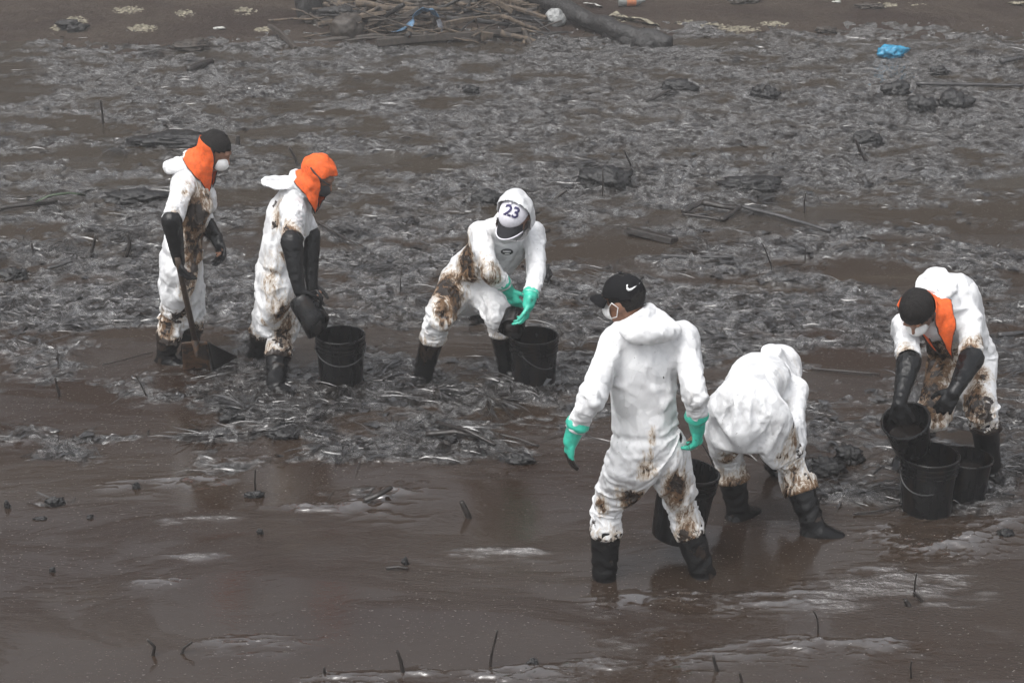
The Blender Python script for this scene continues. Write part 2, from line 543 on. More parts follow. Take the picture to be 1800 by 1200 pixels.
# where the weed mats lie: (px, py, half width m, half depth m, weight)
PATCH = [(130, 500, 1.1, 0.9, 0.30), (60, 600, 0.7, 0.30, 0.35), (170, 385, 1.4, 0.9, 0.15), (600, 420, 1.0, 0.6, 0.10), (360, 590, 0.5, 0.3, 0.25),
         (820, 775, 0.75, 0.30, 0.60), (640, 860, 0.40, 0.12, 0.45), (230, 770, 0.45, 0.05, 0.50), (520, 762, 0.30, 0.10, 0.50), (450, 690, 0.5, 0.25, 0.22),
         (700, 640, 0.7, 0.35, 0.20), (1440, 820, 0.30, 0.16, 0.55), (1720, 880, 0.35, 0.2, 0.35), (1560, 720, 0.5, 0.35, 0.10), (1250, 545, 1.2, 0.5, 0.25),
         (1050, 480, 0.9, 0.5, 0.15), (1060, 310, 0.5, 0.4, 0.3), (1650, 190, 0.9, 0.8, 0.25), (1420, 250, 1.5, 1.2, 0.15), (1750, 560, 0.6, 0.4, 0.2), (990, 640, 0.35, 0.2, 0.3),
         (1480, 870, 0.5, 0.12, 0.2), (870, 700, 0.6, 0.2, 0.1), (45, 880, 0.2, 0.1, 0.2), (100, 885, 0.1, 0.06, 0.5), (1310, 760, 0.35, 0.2, 0.1),
         # open lanes of brown water
         (1480, 475, 0.9, 0.30, -0.5), (1130, 425, 0.6, 0.25, -0.45), (1560, 630, 0.8, 0.35, -0.15), (1330, 640, 0.5, 0.4, -0.2), (330, 480, 0.2, 0.2, -0.2), (230, 610, 1.0, 0.25, -0.5),
         (1400, 870, 0.8, 0.30, 0.16), (1560, 850, 0.7, 0.35, 0.18), (1730, 790, 0.5, 0.4, 0.25), (1300, 690, 0.6, 0.4, 0.15), (1470, 690, 0.5, 0.3, -0.12), (700, 700, 1.0, 0.4, 0.12), (330, 690, 0.6, 0.2, 0.15), (1730, 330, 0.5, 0.7, -0.4), (1340, 410, 0.5, 0.2, -0.2), (60, 400, 0.9, 0.25, -0.3), (800, 285, 0.9, 0.3, -0.15), (700, 300, 0.5, 0.5, -0.15), (1140, 200, 0.7, 0.5, -0.2), (200, 700, 0.9, 0.3, -0.15)]
PATCHW = [(*P2w(a, b), c, d, e) for a, b, c, d, e in PATCH]
# raised folds of the oil skin: centre line in the picture, half width m, height m
RIDGE = [([(1560, 925), (1590, 948), (1650, 960), (1700, 945), (1745, 922)], 0.055, 0.040), ([(555, 886), (600, 885), (650, 880), (688, 858)], 0.06, 0.035),
         ([(1090, 1046), (1180, 1042), (1280, 1046), (1380, 1044), (1470, 1036)], 0.06, 0.020), ([(570, 1190), (640, 1186), (735, 1178)], 0.05, 0.03), ([(870, 1178), (960, 1170), (1060, 1160)], 0.05, 0.03),
         ([(810, 968), (870, 964), (925, 966)], 0.035, 0.03), ([(1480, 1010), (1560, 1002), (1640, 1012)], 0.10, 0.025), ([(390, 804), (440, 804), (485, 802)], 0.025, 0.02), ([(1430, 1128), (1560, 1126)], 0.05, 0.03),
         ([(1190, 1150), (1300, 1130), (1420, 1120)], 0.05, 0.016), ([(320, 975), (390, 974)], 0.03, 0.016), ([(255, 1018), (310, 1016)], 0.03, 0.02), ([(205, 845), (260, 842), (370, 838)], 0.04, 0.018), ([(1680, 920), (1760, 905)], 0.06, 0.03),
         ([(0, 770), (30, 768)], 0.03, 0.02), ([(400, 1120), (480, 1118)], 0.05, 0.015), ([(1340, 1060), (1400, 1057), (1470, 1058)], 0.04, 0.015), ([(300, 912), (390, 908)], 0.03, 0.018), ([(1080, 1120), (1160, 1105)], 0.04, 0.015)]
SHORE_Y = lambda x: 19.35+0.35*np.sin(x*0.55+0.4)+0.45*(x > 3)*np.clip((x-3)/2, 0, 1)

def mat_density(x, y):
    ye = y+1.5*(fnoise(np.stack((x*0.55+2, y*0.5, x*0+13), 1), 3)-0.5)*np.clip((y-7)/2, 0, 1)
    b = np.interp(ye, [5, 8.2, 8.8, 9.6, 10.4, 11.2, 13.0, 14.5, 19.0, 19.6], [0.0, 0.08, 0.28, 0.42, 0.48, 0.53, 0.57, 0.63, 0.69, 0.62])
    b = b+np.clip(x, -4, 5)*0.018*(y > 10.3)
    b = b-0.22*np.clip((9.9-y)/0.5, 0, 1)*np.clip((-1.3-x)/0.6, 0, 1)
    for cx, cy, rx, ry, w in PATCHW:
        b = b+w*np.exp(-(((x-cx)/rx)**2+((y-cy)/ry)**2))
    n = fnoise(np.stack((x*0.85+5, y*1.45, x*0+3), 1), 5, 0.58)
    n = (n-0.5)*1.0+0.5
    f = fnoise(np.stack((x*2.4+9, y*3.8, x*0+8), 1), 6, 0.72)
    n = n+(f-0.5)*2.3*np.clip((y-7.4)/1.2, 0.25, 1)
    return np.clip((n-(1-b)+0.09)/0.28, 0, 1)

def oil_height(x, y, D, film=None):
    z0 = np.zeros_like(x)
    h = 0.0022*np.sin(x*2.1+y*6.0+3*fnoise(np.stack((x*0.7, y*0.9, z0), 1), 2)) + 0.004*(fnoise(np.stack((x*1.3, y*3.0, z0+4), 1), 3)-0.5)
    w = fnoise(np.stack((x*2.2, y*2.2, z0+9), 1), 3)
    wx, wy = x+0.10*w, y+0.13*fnoise(np.stack((x*3.1, y*3.1, z0+21), 1), 2)
    r1 = 1-np.abs(2*fnoise(np.stack((wx*5.5, wy*7.5, z0+1), 1), 3)-1)
    r2 = 1-np.abs(2*fnoise(np.stack((wx*14, wy*18, z0+2), 1), 2)-1)
    h = h+D*(0.080*(w-0.45)+0.080*(r1-0.80)+0.042*(r2-0.8)+0.006)
    for pts, hw, ht in RIDGE:
        W = np.array([P2w(*p) for p in pts])
        sel = (x > W[:, 0].min()-0.3) & (x < W[:, 0].max()+0.3) & (y > W[:, 1].min()-0.3) & (y < W[:, 1].max()+0.3)
        if not sel.any(): continue
        q = np.stack((x[sel], y[sel]), 1)
        best = np.full(len(q), 9.0); far = np.zeros(len(q), bool)
        for a, b in zip(W[:-1], W[1:]):
            t = np.clip(((q-a)@(b-a))/((b-a)@(b-a)), 0, 1)
            dv = q-(a+t[:, None]*(b-a)); dd = np.linalg.norm(dv, axis=1)
            far = np.where(dd < best, dv[:, 1] > 0, far); best = np.minimum(best, dd)
        nn = fnoise(np.stack((q[:, 0]*7, q[:, 1]*20, q[:, 0]*0+hw*50), 1), 4, 0.65)
        nn = np.clip((nn-0.5)*2.2+0.5, 0, 1)
        if film is not None: film[sel] = np.maximum(film[sel], np.exp(-(best/hw/np.where(far, 0.5, 2.0)/(0.3+1.4*nn))**2)*np.clip(nn*2.2-0.3, 0, 1))
        h[sel] += ht*np.exp(-(best/hw/np.where(far, 0.35, 2.0)/(0.25+1.5*nn))**2)*(0.02+0.75*nn)
    return h

def big_mesh(name, X, Y, Z, nx, ny):
    """grid mesh from arrays laid out row by row"""
    me = bpy.data.meshes.new(name)
    n = nx*ny
    me.vertices.add(n)
    me.vertices.foreach_set('co', np.stack((X, Y, Z), 1).astype(np.float32).ravel())
    i = np.arange(n).reshape(ny, nx)
    q = np.stack((i[:-1, :-1], i[:-1, 1:], i[1:, 1:], i[1:, :-1]), -1).reshape(-1, 4)
    me.loops.add(q.size); me.loops.foreach_set('vertex_index', q.ravel().astype(np.int32))
    me.polygons.add(len(q))
    me.polygons.foreach_set('loop_start', np.arange(0, q.size, 4, dtype=np.int32))
    me.polygons.foreach_set('use_smooth', np.ones(len(q), bool))
    me.update(calc_edges=True)
    return me

def build_water():
    nx, ny = 560, 760
    # rows get finer towards the viewer
    inv = np.linspace(1/5.4, 1/20.6, ny)
    ys = 1/inv
    xs = np.linspace(-1, 1, nx)
    Y = np.repeat(ys, nx)
    X = np.tile(xs, ny)*(0.36*Y+0.9)
    D = mat_density(X, Y)
    film = np.zeros_like(D)
    Z = oil_height(X, Y, D, film)
    me = big_mesh('water', X, Y, Z, nx, ny)
    set_attr(me, 'mat', D); set_attr(me, 'film', film)
    tag(link('water', me, MAT['oil']), 'brown oil-covered water with dark weed mats', kind='structure')
    # the rest of the bay, out to the horizon behind the photographer and to both sides
    mb = MB()
    e = lambda y: 0.36*y+0.9
    z = -0.03
    mb.add([(-160, -255, z), (160, -255, z), (160, 5.42, z), (-160, 5.42, z), (-e(5.42)-.0, 5.42, z), (e(5.42), 5.42, z), (e(20.6), 20.6, z), (160, 20.6, z), (-160, 20.6, z), (-e(20.6), 20.6, z)],
           [(0, 1, 2, 5, 4, 3), (5, 2, 7, 6), (3, 4, 9, 8)])
    o = mb.build('sea', MAT['oil'], None, False)
    tag(o, 'open oily water around the bay', kind='structure')

def beach_z(x, y):
    d = y-(19.35+0.35*np.sin(x*0.55+0.4))-0.45*np.clip((x-3)/2, 0, 1)
    z = 0.055*d+0.06*(fnoise(np.stack((x*0.9, y*0.9, x*0), 1), 4)-0.5)*np.clip(d, 0, 1)+0.03*(fnoise(np.stack((x*4, y*4, x*0+2), 1), 3)-0.5)*np.clip(d*2, 0, 1)
    z = z+ADDED_BLUFF_H*np.clip((y-ADDED_BLUFF_Y)/ADDED_BLUFF_W, 0, 1)**1.3*(0.85+0.3*fnoise(np.stack((x*0.08, y*0.1, x*0+5), 1), 3))
    return z-0.02
ADDED_BLUFF_H, ADDED_BLUFF_Y, ADDED_BLUFF_W = 12.0, 24.0, 8.5  # unseen bluff, added so the oil has something dark to reflect

def build_beach():
    nx, ny = 300, 240
    ys = np.concatenate((np.linspace(18.0, 26, 170), np.linspace(26.3, 40, 40), np.linspace(42, 250, 30)))
    xs = np.concatenate((np.linspace(-160, -11, 40), np.linspace(-10.5, 10.5, 220), np.linspace(11, 160, 40)))
    Y = np.repeat(ys, nx); X = np.tile(xs, ny)
    me = big_mesh('beach', X, Y, beach_z(X, Y), nx, ny)
    tag(link('beach', me, MAT['sand']), 'brown oily beach sloping up behind the slick, with an added unseen bluff', kind='structure')

def ribbons(x, y, z, ang, L, w, seg, lift, curl, roll, rng, wob=0.12, zj=0.003, taper=0.7):
    """many limp blades at once, each folded along its middle; returns vertices and quads"""
    n = len(x)
    A = ang[:, None]+curl[:, None]*np.linspace(0, 1, seg+1)[None, :]+np.cumsum(rng.normal(0, wob, (n, seg+1)), 1)
    st = (L/seg)[:, None]
    cx = x[:, None]+np.cumsum(np.cos(A)*st, 1)-L[:, None]*0.5*np.cos(ang)[:, None]
    cy = y[:, None]+np.cumsum(np.sin(A)*st, 1)-L[:, None]*0.5*np.sin(ang)[:, None]
    s = np.linspace(0, 1, seg+1)[None, :]
    cz = z[:, None]+lift[:, None]*np.sin(math.pi*s)+np.cumsum(rng.normal(0, zj, (n, seg+1)), 1)
    wd = w[:, None]*np.sin(math.pi*(0.10+0.85*s))**taper
    nx, ny = -np.sin(A), np.cos(A)
    V = np.empty((n, seg+1, 3, 3))
    rl = roll[:, None]+rng.normal(0, 0.25, (n, seg+1))
    V[:, :, 0] = np.stack((cx+nx*wd, cy+ny*wd, cz-wd*rl), -1)
    V[:, :, 1] = np.stack((cx, cy, cz+wd*0.4), -1)
    V[:, :, 2] = np.stack((cx-nx*wd, cy-ny*wd, cz+wd*rl*0.7), -1)
    base = (np.arange(n)*(seg+1)*3)[:, None, None]
    i = (np.arange(seg)*3)[None, :, None]
    k = np.arange(2)[None, None, :]
    j = base+i+k
    F = np.stack((j, j+1, j+4, j+3), -1).reshape(-1, 4)
    return V.reshape(-1, 3), F

def quads_mesh(name, parts, smooth=True):
    V = np.concatenate([p[0] for p in parts]); off = 0; Q = []
    for v, f in parts:
        Q.append(f+off); off += len(v)
    Q = np.concatenate(Q)
    me = bpy.data.meshes.new(name)
    me.vertices.add(len(V)); me.vertices.foreach_set('co', V.astype(np.float32).ravel())
    me.loops.add(Q.size); me.loops.foreach_set('vertex_index', Q.ravel().astype(np.int32))
    me.polygons.add(len(Q)); me.polygons.foreach_set('loop_start', np.arange(0, Q.size, 4, dtype=np.int32))
    me.polygons.foreach_set('use_smooth', np.full(len(Q), smooth))
    me.update(calc_edges=True)
    return me

def scatter(n, rng, gain, ylo=5.6, yhi=20.0, far=0.6):
    """places on the mats, thinning out with distance"""
    y = 1/rng.uniform(1/yhi, 1/ylo, n)
    x = rng.uniform(-1, 1, n)*(0.33*y+0.5)
    D = mat_density(x, y)
    k = rng.random(n) < D*gain*np.interp(y, [6, 10, 20], [1, 1, far])
    x, y, D = x[k], y[k], D[k]
    return x, y, oil_height(x, y, D), D

def build_litter():
    rng = np.random.default_rng(11)
    U = rng.uniform
    parts = []
    flow = lambda x, y: fnoise(np.stack((x*0.8, y*0.8, x*0+6), 1), 3)*math.pi*5
    # thin stems and straws
    x, y, z, D = scatter(170000, rng, 0.34, far=1.0); n = len(x)
    parts.append(ribbons(x, y, z+U(-0.006, 0.006, n), flow(x, y)+rng.normal(0, 0.8, n), U(0.05, 0.26, n), U(0.0012, 0.0034, n), 3, U(-0.01, 0.02, n), rng.normal(0, 0.5, n), rng.normal(0, 0.8, n), rng))
    # limp blades
    x, y, z, D = scatter(50000, rng, 0.18, far=1.0); n = len(x)
    parts.append(ribbons(x, y, z+U(-0.006, 0.006, n), flow(x, y)+rng.normal(0, 0.6, n), U(0.05, 0.17, n), U(0.003, 0.0075, n), 5, U(-0.01, 0.016, n), rng.normal(0, 0.9, n), rng.normal(0, 0.7, n), rng, 0.2, 0.004))
    # fans of leaves torn from palms and reeds
    x, y, z, D = scatter(380, rng, 0.5, 9.0); n = len(x)
    m = 18
    a0 = U(0, 2*math.pi, n)
    aa = (a0[:, None]+np.linspace(-0.9, 0.9, m)[None, :]+rng.normal(0, 0.08, (n, m)))
    L = (U(0.12, 0.32, n)[:, None]*(1-0.25*np.abs(np.linspace(-1, 1, m))[None, :])*U(0.8, 1.1, (n, m)))
    fx = (x[:, None]+np.cos(aa)*L*0.5).ravel(); fy = (y[:, None]+np.sin(aa)*L*0.5).ravel(); fz = np.repeat(z, m)+U(0.004, 0.02, n*m)
    n2 = n*m
    parts.append(ribbons(fx, fy, fz, aa.ravel(), L.ravel(), U(0.003, 0.0065, n2), 5, U(0.0, 0.02, n2), rng.normal(0, 0.25, n2), rng.normal(0, 0.5, n2), rng, 0.06, 0.003))
    # crumpled scraps of weed and sheet
    x, y, z, D = scatter(22000, rng, 0.18, far=1.0); n = len(x); g = 4
    uu, vv = np.meshgrid(np.linspace(-1, 1, g), np.linspace(-1, 1, g))
    uu, vv = uu.ravel(), vv.ravel()
    sx, sy, an = U(0.012, 0.05, n), U(0.01, 0.035, n), U(0, 6.28, n)
    lx, ly = uu[None]*sx[:, None]*(1+rng.normal(0, 0.12, (n, g*g))), vv[None]*sy[:, None]*(1+rng.normal(0, 0.12, (n, g*g)))
    px_ = x[:, None]+lx*np.cos(an)[:, None]-ly*np.sin(an)[:, None]
    py_ = y[:, None]+lx*np.sin(an)[:, None]+ly*np.cos(an)[:, None]
    pz_ = z[:, None]+0.004+rng.normal(0, 1, (n, g*g))*(0.16*np.sqrt(sx*sy))[:, None]+(1-uu**2)[None]*sy[:, None]*0.3
    V = np.stack((px_, py_, pz_), -1).reshape(-1, 3)
    i = np.arange(g*g).reshape(g, g)
    q = np.stack((i[:-1, :-1], i[:-1, 1:], i[1:, 1:], i[1:, :-1]), -1).reshape(-1, 4)
    F = ((np.arange(n)*g*g)[:, None, None]+q[None]).reshape(-1, 4)
    parts.append((V, F))
    print('LITTER', [len(p[1]) for p in parts])
    o = link('reed_litter', quads_mesh('reed_litter', parts), MAT['litter'])
    tag(o, 'oil-soaked reeds and leaves matted over the slick', 'litter', kind='stuff')

build_water()
build_beach()
build_litter()

def build_haze():
    t = NT('sea fog')
    p = t.n('VolumePrincipled')
    p.inputs['Color'].default_value = (0.97, 0.97, 0.97, 1)
    p.inputs['Density'].default_value = HAZE
    p.inputs['Anisotropy'].default_value = 0.2
    t.t.links.new(p.outputs[0], t.out.inputs['Volume'])
    o = MB().box((0, -2, 12.5), 165, 258, 14.0).build('haze', t.m, None, False)
    tag(o, 'thin grey sea fog over the bay', kind='stuff')
    o.display_type = 'WIRE'
HAZE = 0.0038
build_haze()

# ------------------------------------------------------------------ people
SIM_FRAMES = 13

def solve_mid(a, b, px, py, la, lb, y0, y1):
    """joint seen at (px,py) whose distances to a and b come closest to the two bone lengths"""
    best = None
    for y in np.linspace(y0, y1, 161):
        p = aty(px, py, y)
        e = (np.linalg.norm(p-a)-la)**2+(np.linalg.norm(p-b)-lb)**2
        if best is None or e < best[0]: best = (e, p)
    return best[1]

def reach(a, px, py, L, sign):
    """point seen at (px,py) at distance L from joint a; sign -1 = the nearer one"""
    d = ray(px, py)
    o = np.array((0, 0, CAM_H))-a
    A = d@d; B = 2*d@o; C = o@o-L*L
    D = B*B-4*A*C
    t = (-B+sign*math.sqrt(D))/(2*A) if D > 0 else -B/(2*A)
    return np.array((0, 0, CAM_H))+d*t

SIMS = []
def sim_add(V, F, pin, body, grow, finish):
    """queues a coverall to hang and crumple on its body; all settle together in sim_run"""
    me = mesh_from('cloth', V, F)
    o = bpy.data.objects.new('cloth', me); COL.objects.link(o)
    vg = o.vertex_groups.new(name='pin')
    pr = np.round(pin, 1)
    for w in sorted(set(pr)):
        if w > 0: vg.add([int(i) for i in np.where(pr == w)[0]], float(w), 'REPLACE')
    bo = bpy.data.objects.new('collider', mesh_from('collider', *body))
    cc = bpy.data.collections.new('collider'); COL.children.link(cc); cc.objects.link(bo)
    bo.modifiers.new('c', 'COLLISION')
    bo.collision.thickness_outer = 0.006
    bo.collision.cloth_friction = 8
    m = o.modifiers.new('cloth', 'CLOTH')
    s = m.settings
    s.quality = 4
    s.mass = 0.25
    s.time_scale = 0.8
    s.tension_stiffness = 25; s.compression_stiffness = 25; s.shear_stiffness = 8
    s.bending_stiffness = 0.03
    s.tension_damping = 8; s.compression_damping = 8; s.shear_damping = 8; s.bending_damping = 1.0
    s.air_damping = 3
    s.vertex_group_mass = 'pin'
    s.pin_stiffness = 3.0
    s.shrink_min = grow
    s.effector_weights.gravity = 1.3
    cs = m.collision_settings
    cs.use_collision = True
    cs.collection = cc
    cs.distance_min = 0.008
    cs.collision_quality = 2
    cs.use_self_collision = False
    m.point_cache.frame_start = 1
    m.point_cache.frame_end = SIM_FRAMES
    SIMS.append((o, bo, cc, V, finish))

def sim_run():
    SC.frame_start, SC.frame_end = 1, SIM_FRAMES
    for f in range(1, SIM_FRAMES+1):
        SC.frame_set(f)
    dg = bpy.context.evaluated_depsgraph_get()
    res = [np_mesh(o.evaluated_get(dg).data)[0] for o, *_ in SIMS]
    for o, bo, cc, V, fin in SIMS:
        for q in (o, bo):
            d = q.data
            bpy.data.objects.remove(q, do_unlink=True)
            bpy.data.meshes.remove(d)
        bpy.data.collections.remove(cc)
    SC.frame_set(1)
    for (o, bo, cc, V, fin), V2 in zip(SIMS, res):
        fin(V2 if np.isfinite(V2).all() else V)

def cut(V, F, planes):
    """open the skin at the cuffs, ankles and neck; boundary vertices are laid into the plane"""
    kill = np.zeros(len(V), bool)
    for p, d, r in planes:
        q = V-p
        al = q@d
        kill |= (al > 0) & (al < 0.16) & (np.linalg.norm(q-al[:, None]*d, axis=1) < r)
    keep = np.where(~kill)[0]
    idx = -np.ones(len(V), int); idx[keep] = np.arange(len(keep))
    F2 = [tuple(idx[i] for i in f) for f in F if not any(kill[i] for i in f)]
    V2 = V[keep].copy()
    from collections import Counter
    ec = Counter()
    for f in F2:
        for a, b in zip(f, f[1:]+f[:1]): ec[(min(a, b), max(a, b))] += 1
    bnd = sorted({v for e, c in ec.items() if c == 1 for v in e})
    for i in bnd:
        best = min(((abs((V2[i]-p)@d), p, d) for p, d, r in planes if np.linalg.norm(V2[i]-p) < r), key=lambda q: q[0], default=None)
        if best is not None: V2[i] -= best[2]*((V2[i]-best[1])@best[2])
    return V2, F2, np.array(bnd, int)

def build_hand(mb, wrist, axis, palm, right, curl=0.6, spread=0.25, s=1.0, thumb_in=0.4, curls=None):
    """palm, four jointed fingers of unequal length and a thumb from the side of the palm.
    axis points from wrist to fingers, palm is the direction the palm faces."""
    a, pn, t = frame_for(axis, palm)
    # thumb side: for a right hand with fingers along a and palm facing pn
    sd = np.cross(a, pn) if right else np.cross(pn, a)
    w = np.asarray(wrist, float)
    pc = w+a*0.05*s
    mb.cap(w-a*0.02*s, w+a*0.03*s, 0.030*s, 0.036*s, 0.75, pn)
    mb.cap(w+a*0.035*s+sd*0.012*s, w+a*0.078*s+sd*0.018*s, 0.027*s, 0.026*s, 0.62, pn)
    mb.cap(w+a*0.035*s-sd*0.014*s, w+a*0.074*s-sd*0.020*s, 0.026*s, 0.024*s, 0.62, pn)
    mb.cap(w+a*0.06*s-sd*0.02*s, w+a*0.06*s+sd*0.02*s, 0.02*s, 0.02*s, 0.8, pn)
    lens = ((0.042, 0.026, 0.021), (0.046, 0.030, 0.022), (0.043, 0.027, 0.021), (0.034, 0.021, 0.018))
    for k in range(4):
        off = (1.5-k)*0.0215
        p = w+a*(0.085-0.006*abs(k-1.2))*s+sd*off*s
        d = norm(a+sd*(1.5-k)*0.10*spread/0.25)
        cu = curls[k] if curls else curl
        r = (0.0112, 0.0115, 0.011, 0.0098)[k]*s
        for j, L in enumerate(lens[k]):
            an = cu*(0.55, 0.95, 0.7)[j]
            d = norm(d*math.cos(an)+pn*math.sin(an))
            q = p+d*L*s
            mb.cap(p, q, r, r*0.93, n=10, hem=3)
            p = q; r *= 0.93
    # thumb
    p = w+a*0.022*s+sd*0.026*s
    d = norm(sd*0.75+a*0.75+pn*0.35)
    r = 0.0145*s
    for j, L in enumerate((0.040, 0.032, 0.026)):
        q = p+d*L*s
        mb.cap(p, q, r, r*0.9, n=10, hem=3)
        d = norm(d*math.cos(thumb_in*0.7)+(a*0.7+pn*0.6-sd*0.25)*math.sin(thumb_in*0.7))
        p = q; r *= 0.9

def refine(o, levels=1):
    m = o.modifiers.new('smooth', 'SUBSURF')
    m.levels = m.render_levels = levels
    return o

def head_frame(face, up):
    f = norm(face)
    u = np.asarray(up, float); u = norm(u-f*(u@f))
    r = np.cross(f, u)          # the person's right hand side
    return r, f, u

def dress(spec, J, root, V, F):
    st = np.zeros(len(V)); gr = np.zeros(len(V))
    # pinched creases of a thin stiff sheet
    N = normals_of(V, F); sd_ = spec['seed']*3.1
    n1 = fnoise(V*np.array((5.5, 5.5, 3.0))+sd_, 2); n2 = fnoise(V@np.array(((0.8, 0, 0.6), (0, 1, 0), (-0.6, 0, 0.8)))*np.array((3, 3, 7.0))+sd_+9, 2); n3 = fnoise(V*14+sd_+5, 2)
    V = V+N*(0.0085*np.exp(-((n1-0.5)/0.024)**2)+0.0080*np.exp(-((n2-0.5)/0.022)**2)+0.0014*np.exp(-((n3-0.5)/0.045)**2)-0.003)[:, None]*spec.get('crease', 1.0)
    # elastic waist: cloth drawn in and gathered
    ax = norm(J['mid']-J['pelvis']); al = (V-(J['pelvis']+ax*spec.get('waist', 0.05)))@ax
    N = normals_of(V, F)
    rr = np.linalg.norm(V-J['pelvis']-((V-J['pelvis'])@ax)[:, None]*ax, axis=1)
    ang = np.arctan2((V-J['pelvis'])@norm(J['hipR']-J['hipL']), (V-J['pelvis'])@np.cross(ax, norm(J['hipR']-J['hipL'])))
    wt = (rr < 0.28)*spec.get('cinch', 1.0)
    V = V-N*(wt*(0.013*np.exp(-(al/0.014)**2)-0.005*np.sin(ang*34+4*fnoise(V*12, 2))*np.exp(-(al/0.05)**2)))[:, None]
    Q = V-np.array((0, 0, CAM_H))
    zc = Q[:, 1]*CT-Q[:, 2]*ST
    U = np.stack((900+FPX*Q[:, 0]/zc, 600-FPX*(Q[:, 1]*ST+Q[:, 2]*CT)/zc), 1)
    def at(px, py):
        d = np.hypot(U[:, 0]-px, U[:, 1]-py)
        return V[np.argmin(np.where(d < max(7, d.min()+2), zc, 1e9))]
    wob = 0.45+1.15*fnoise(V*np.array((16, 16, 9))+spec['seed']*7, 4, 0.6)
    for px, py, r, a in spec.get('stainpx', []):
        st = np.maximum(st, a*np.clip(1.3-np.linalg.norm((V-at(px, py))*np.array((1, 1, 0.55)), axis=1)*wob/(1.2*r), 0, 1))
    for px, py, r, a in spec.get('grimepx', []):
        gr = np.maximum(gr, a*np.clip(1.3-np.linalg.norm((V-at(px, py))*np.array((1.2, 1.2, 0.7)), axis=1)*wob/r, 0, 1))
    for s in 'LR':    # hems of the legs are dirty
        kn, ak = J['knee'+s], J['ank'+s]; d = norm(ak-kn)
        q = (V-(kn+d*np.linalg.norm(ak-kn)*spec['hem'+s]))
        al = q@d; rad = np.linalg.norm(q-al[:, None]*d, axis=1)
        h = np.clip(1+al/0.16, 0, 1)*(rad < 0.15)*(al > -0.2)
        gr = np.maximum(gr, h*spec.get('hemdirt', 0.55)); st = np.maximum(st, h*spec.get('hemstain', 0.62))
    me = mesh_from('coverall', V, F)
    set_attr(me, 'stain', st); set_attr(me, 'grime', gr)
    suit = refine(link('coverall', me, MAT['suit'], root), 1)
    spec['suit'] = suit
    so = suit.modifiers.new('thick', 'SOLIDIFY'); so.thickness = 0.006; so.offset = -1; so.use_rim_only = True

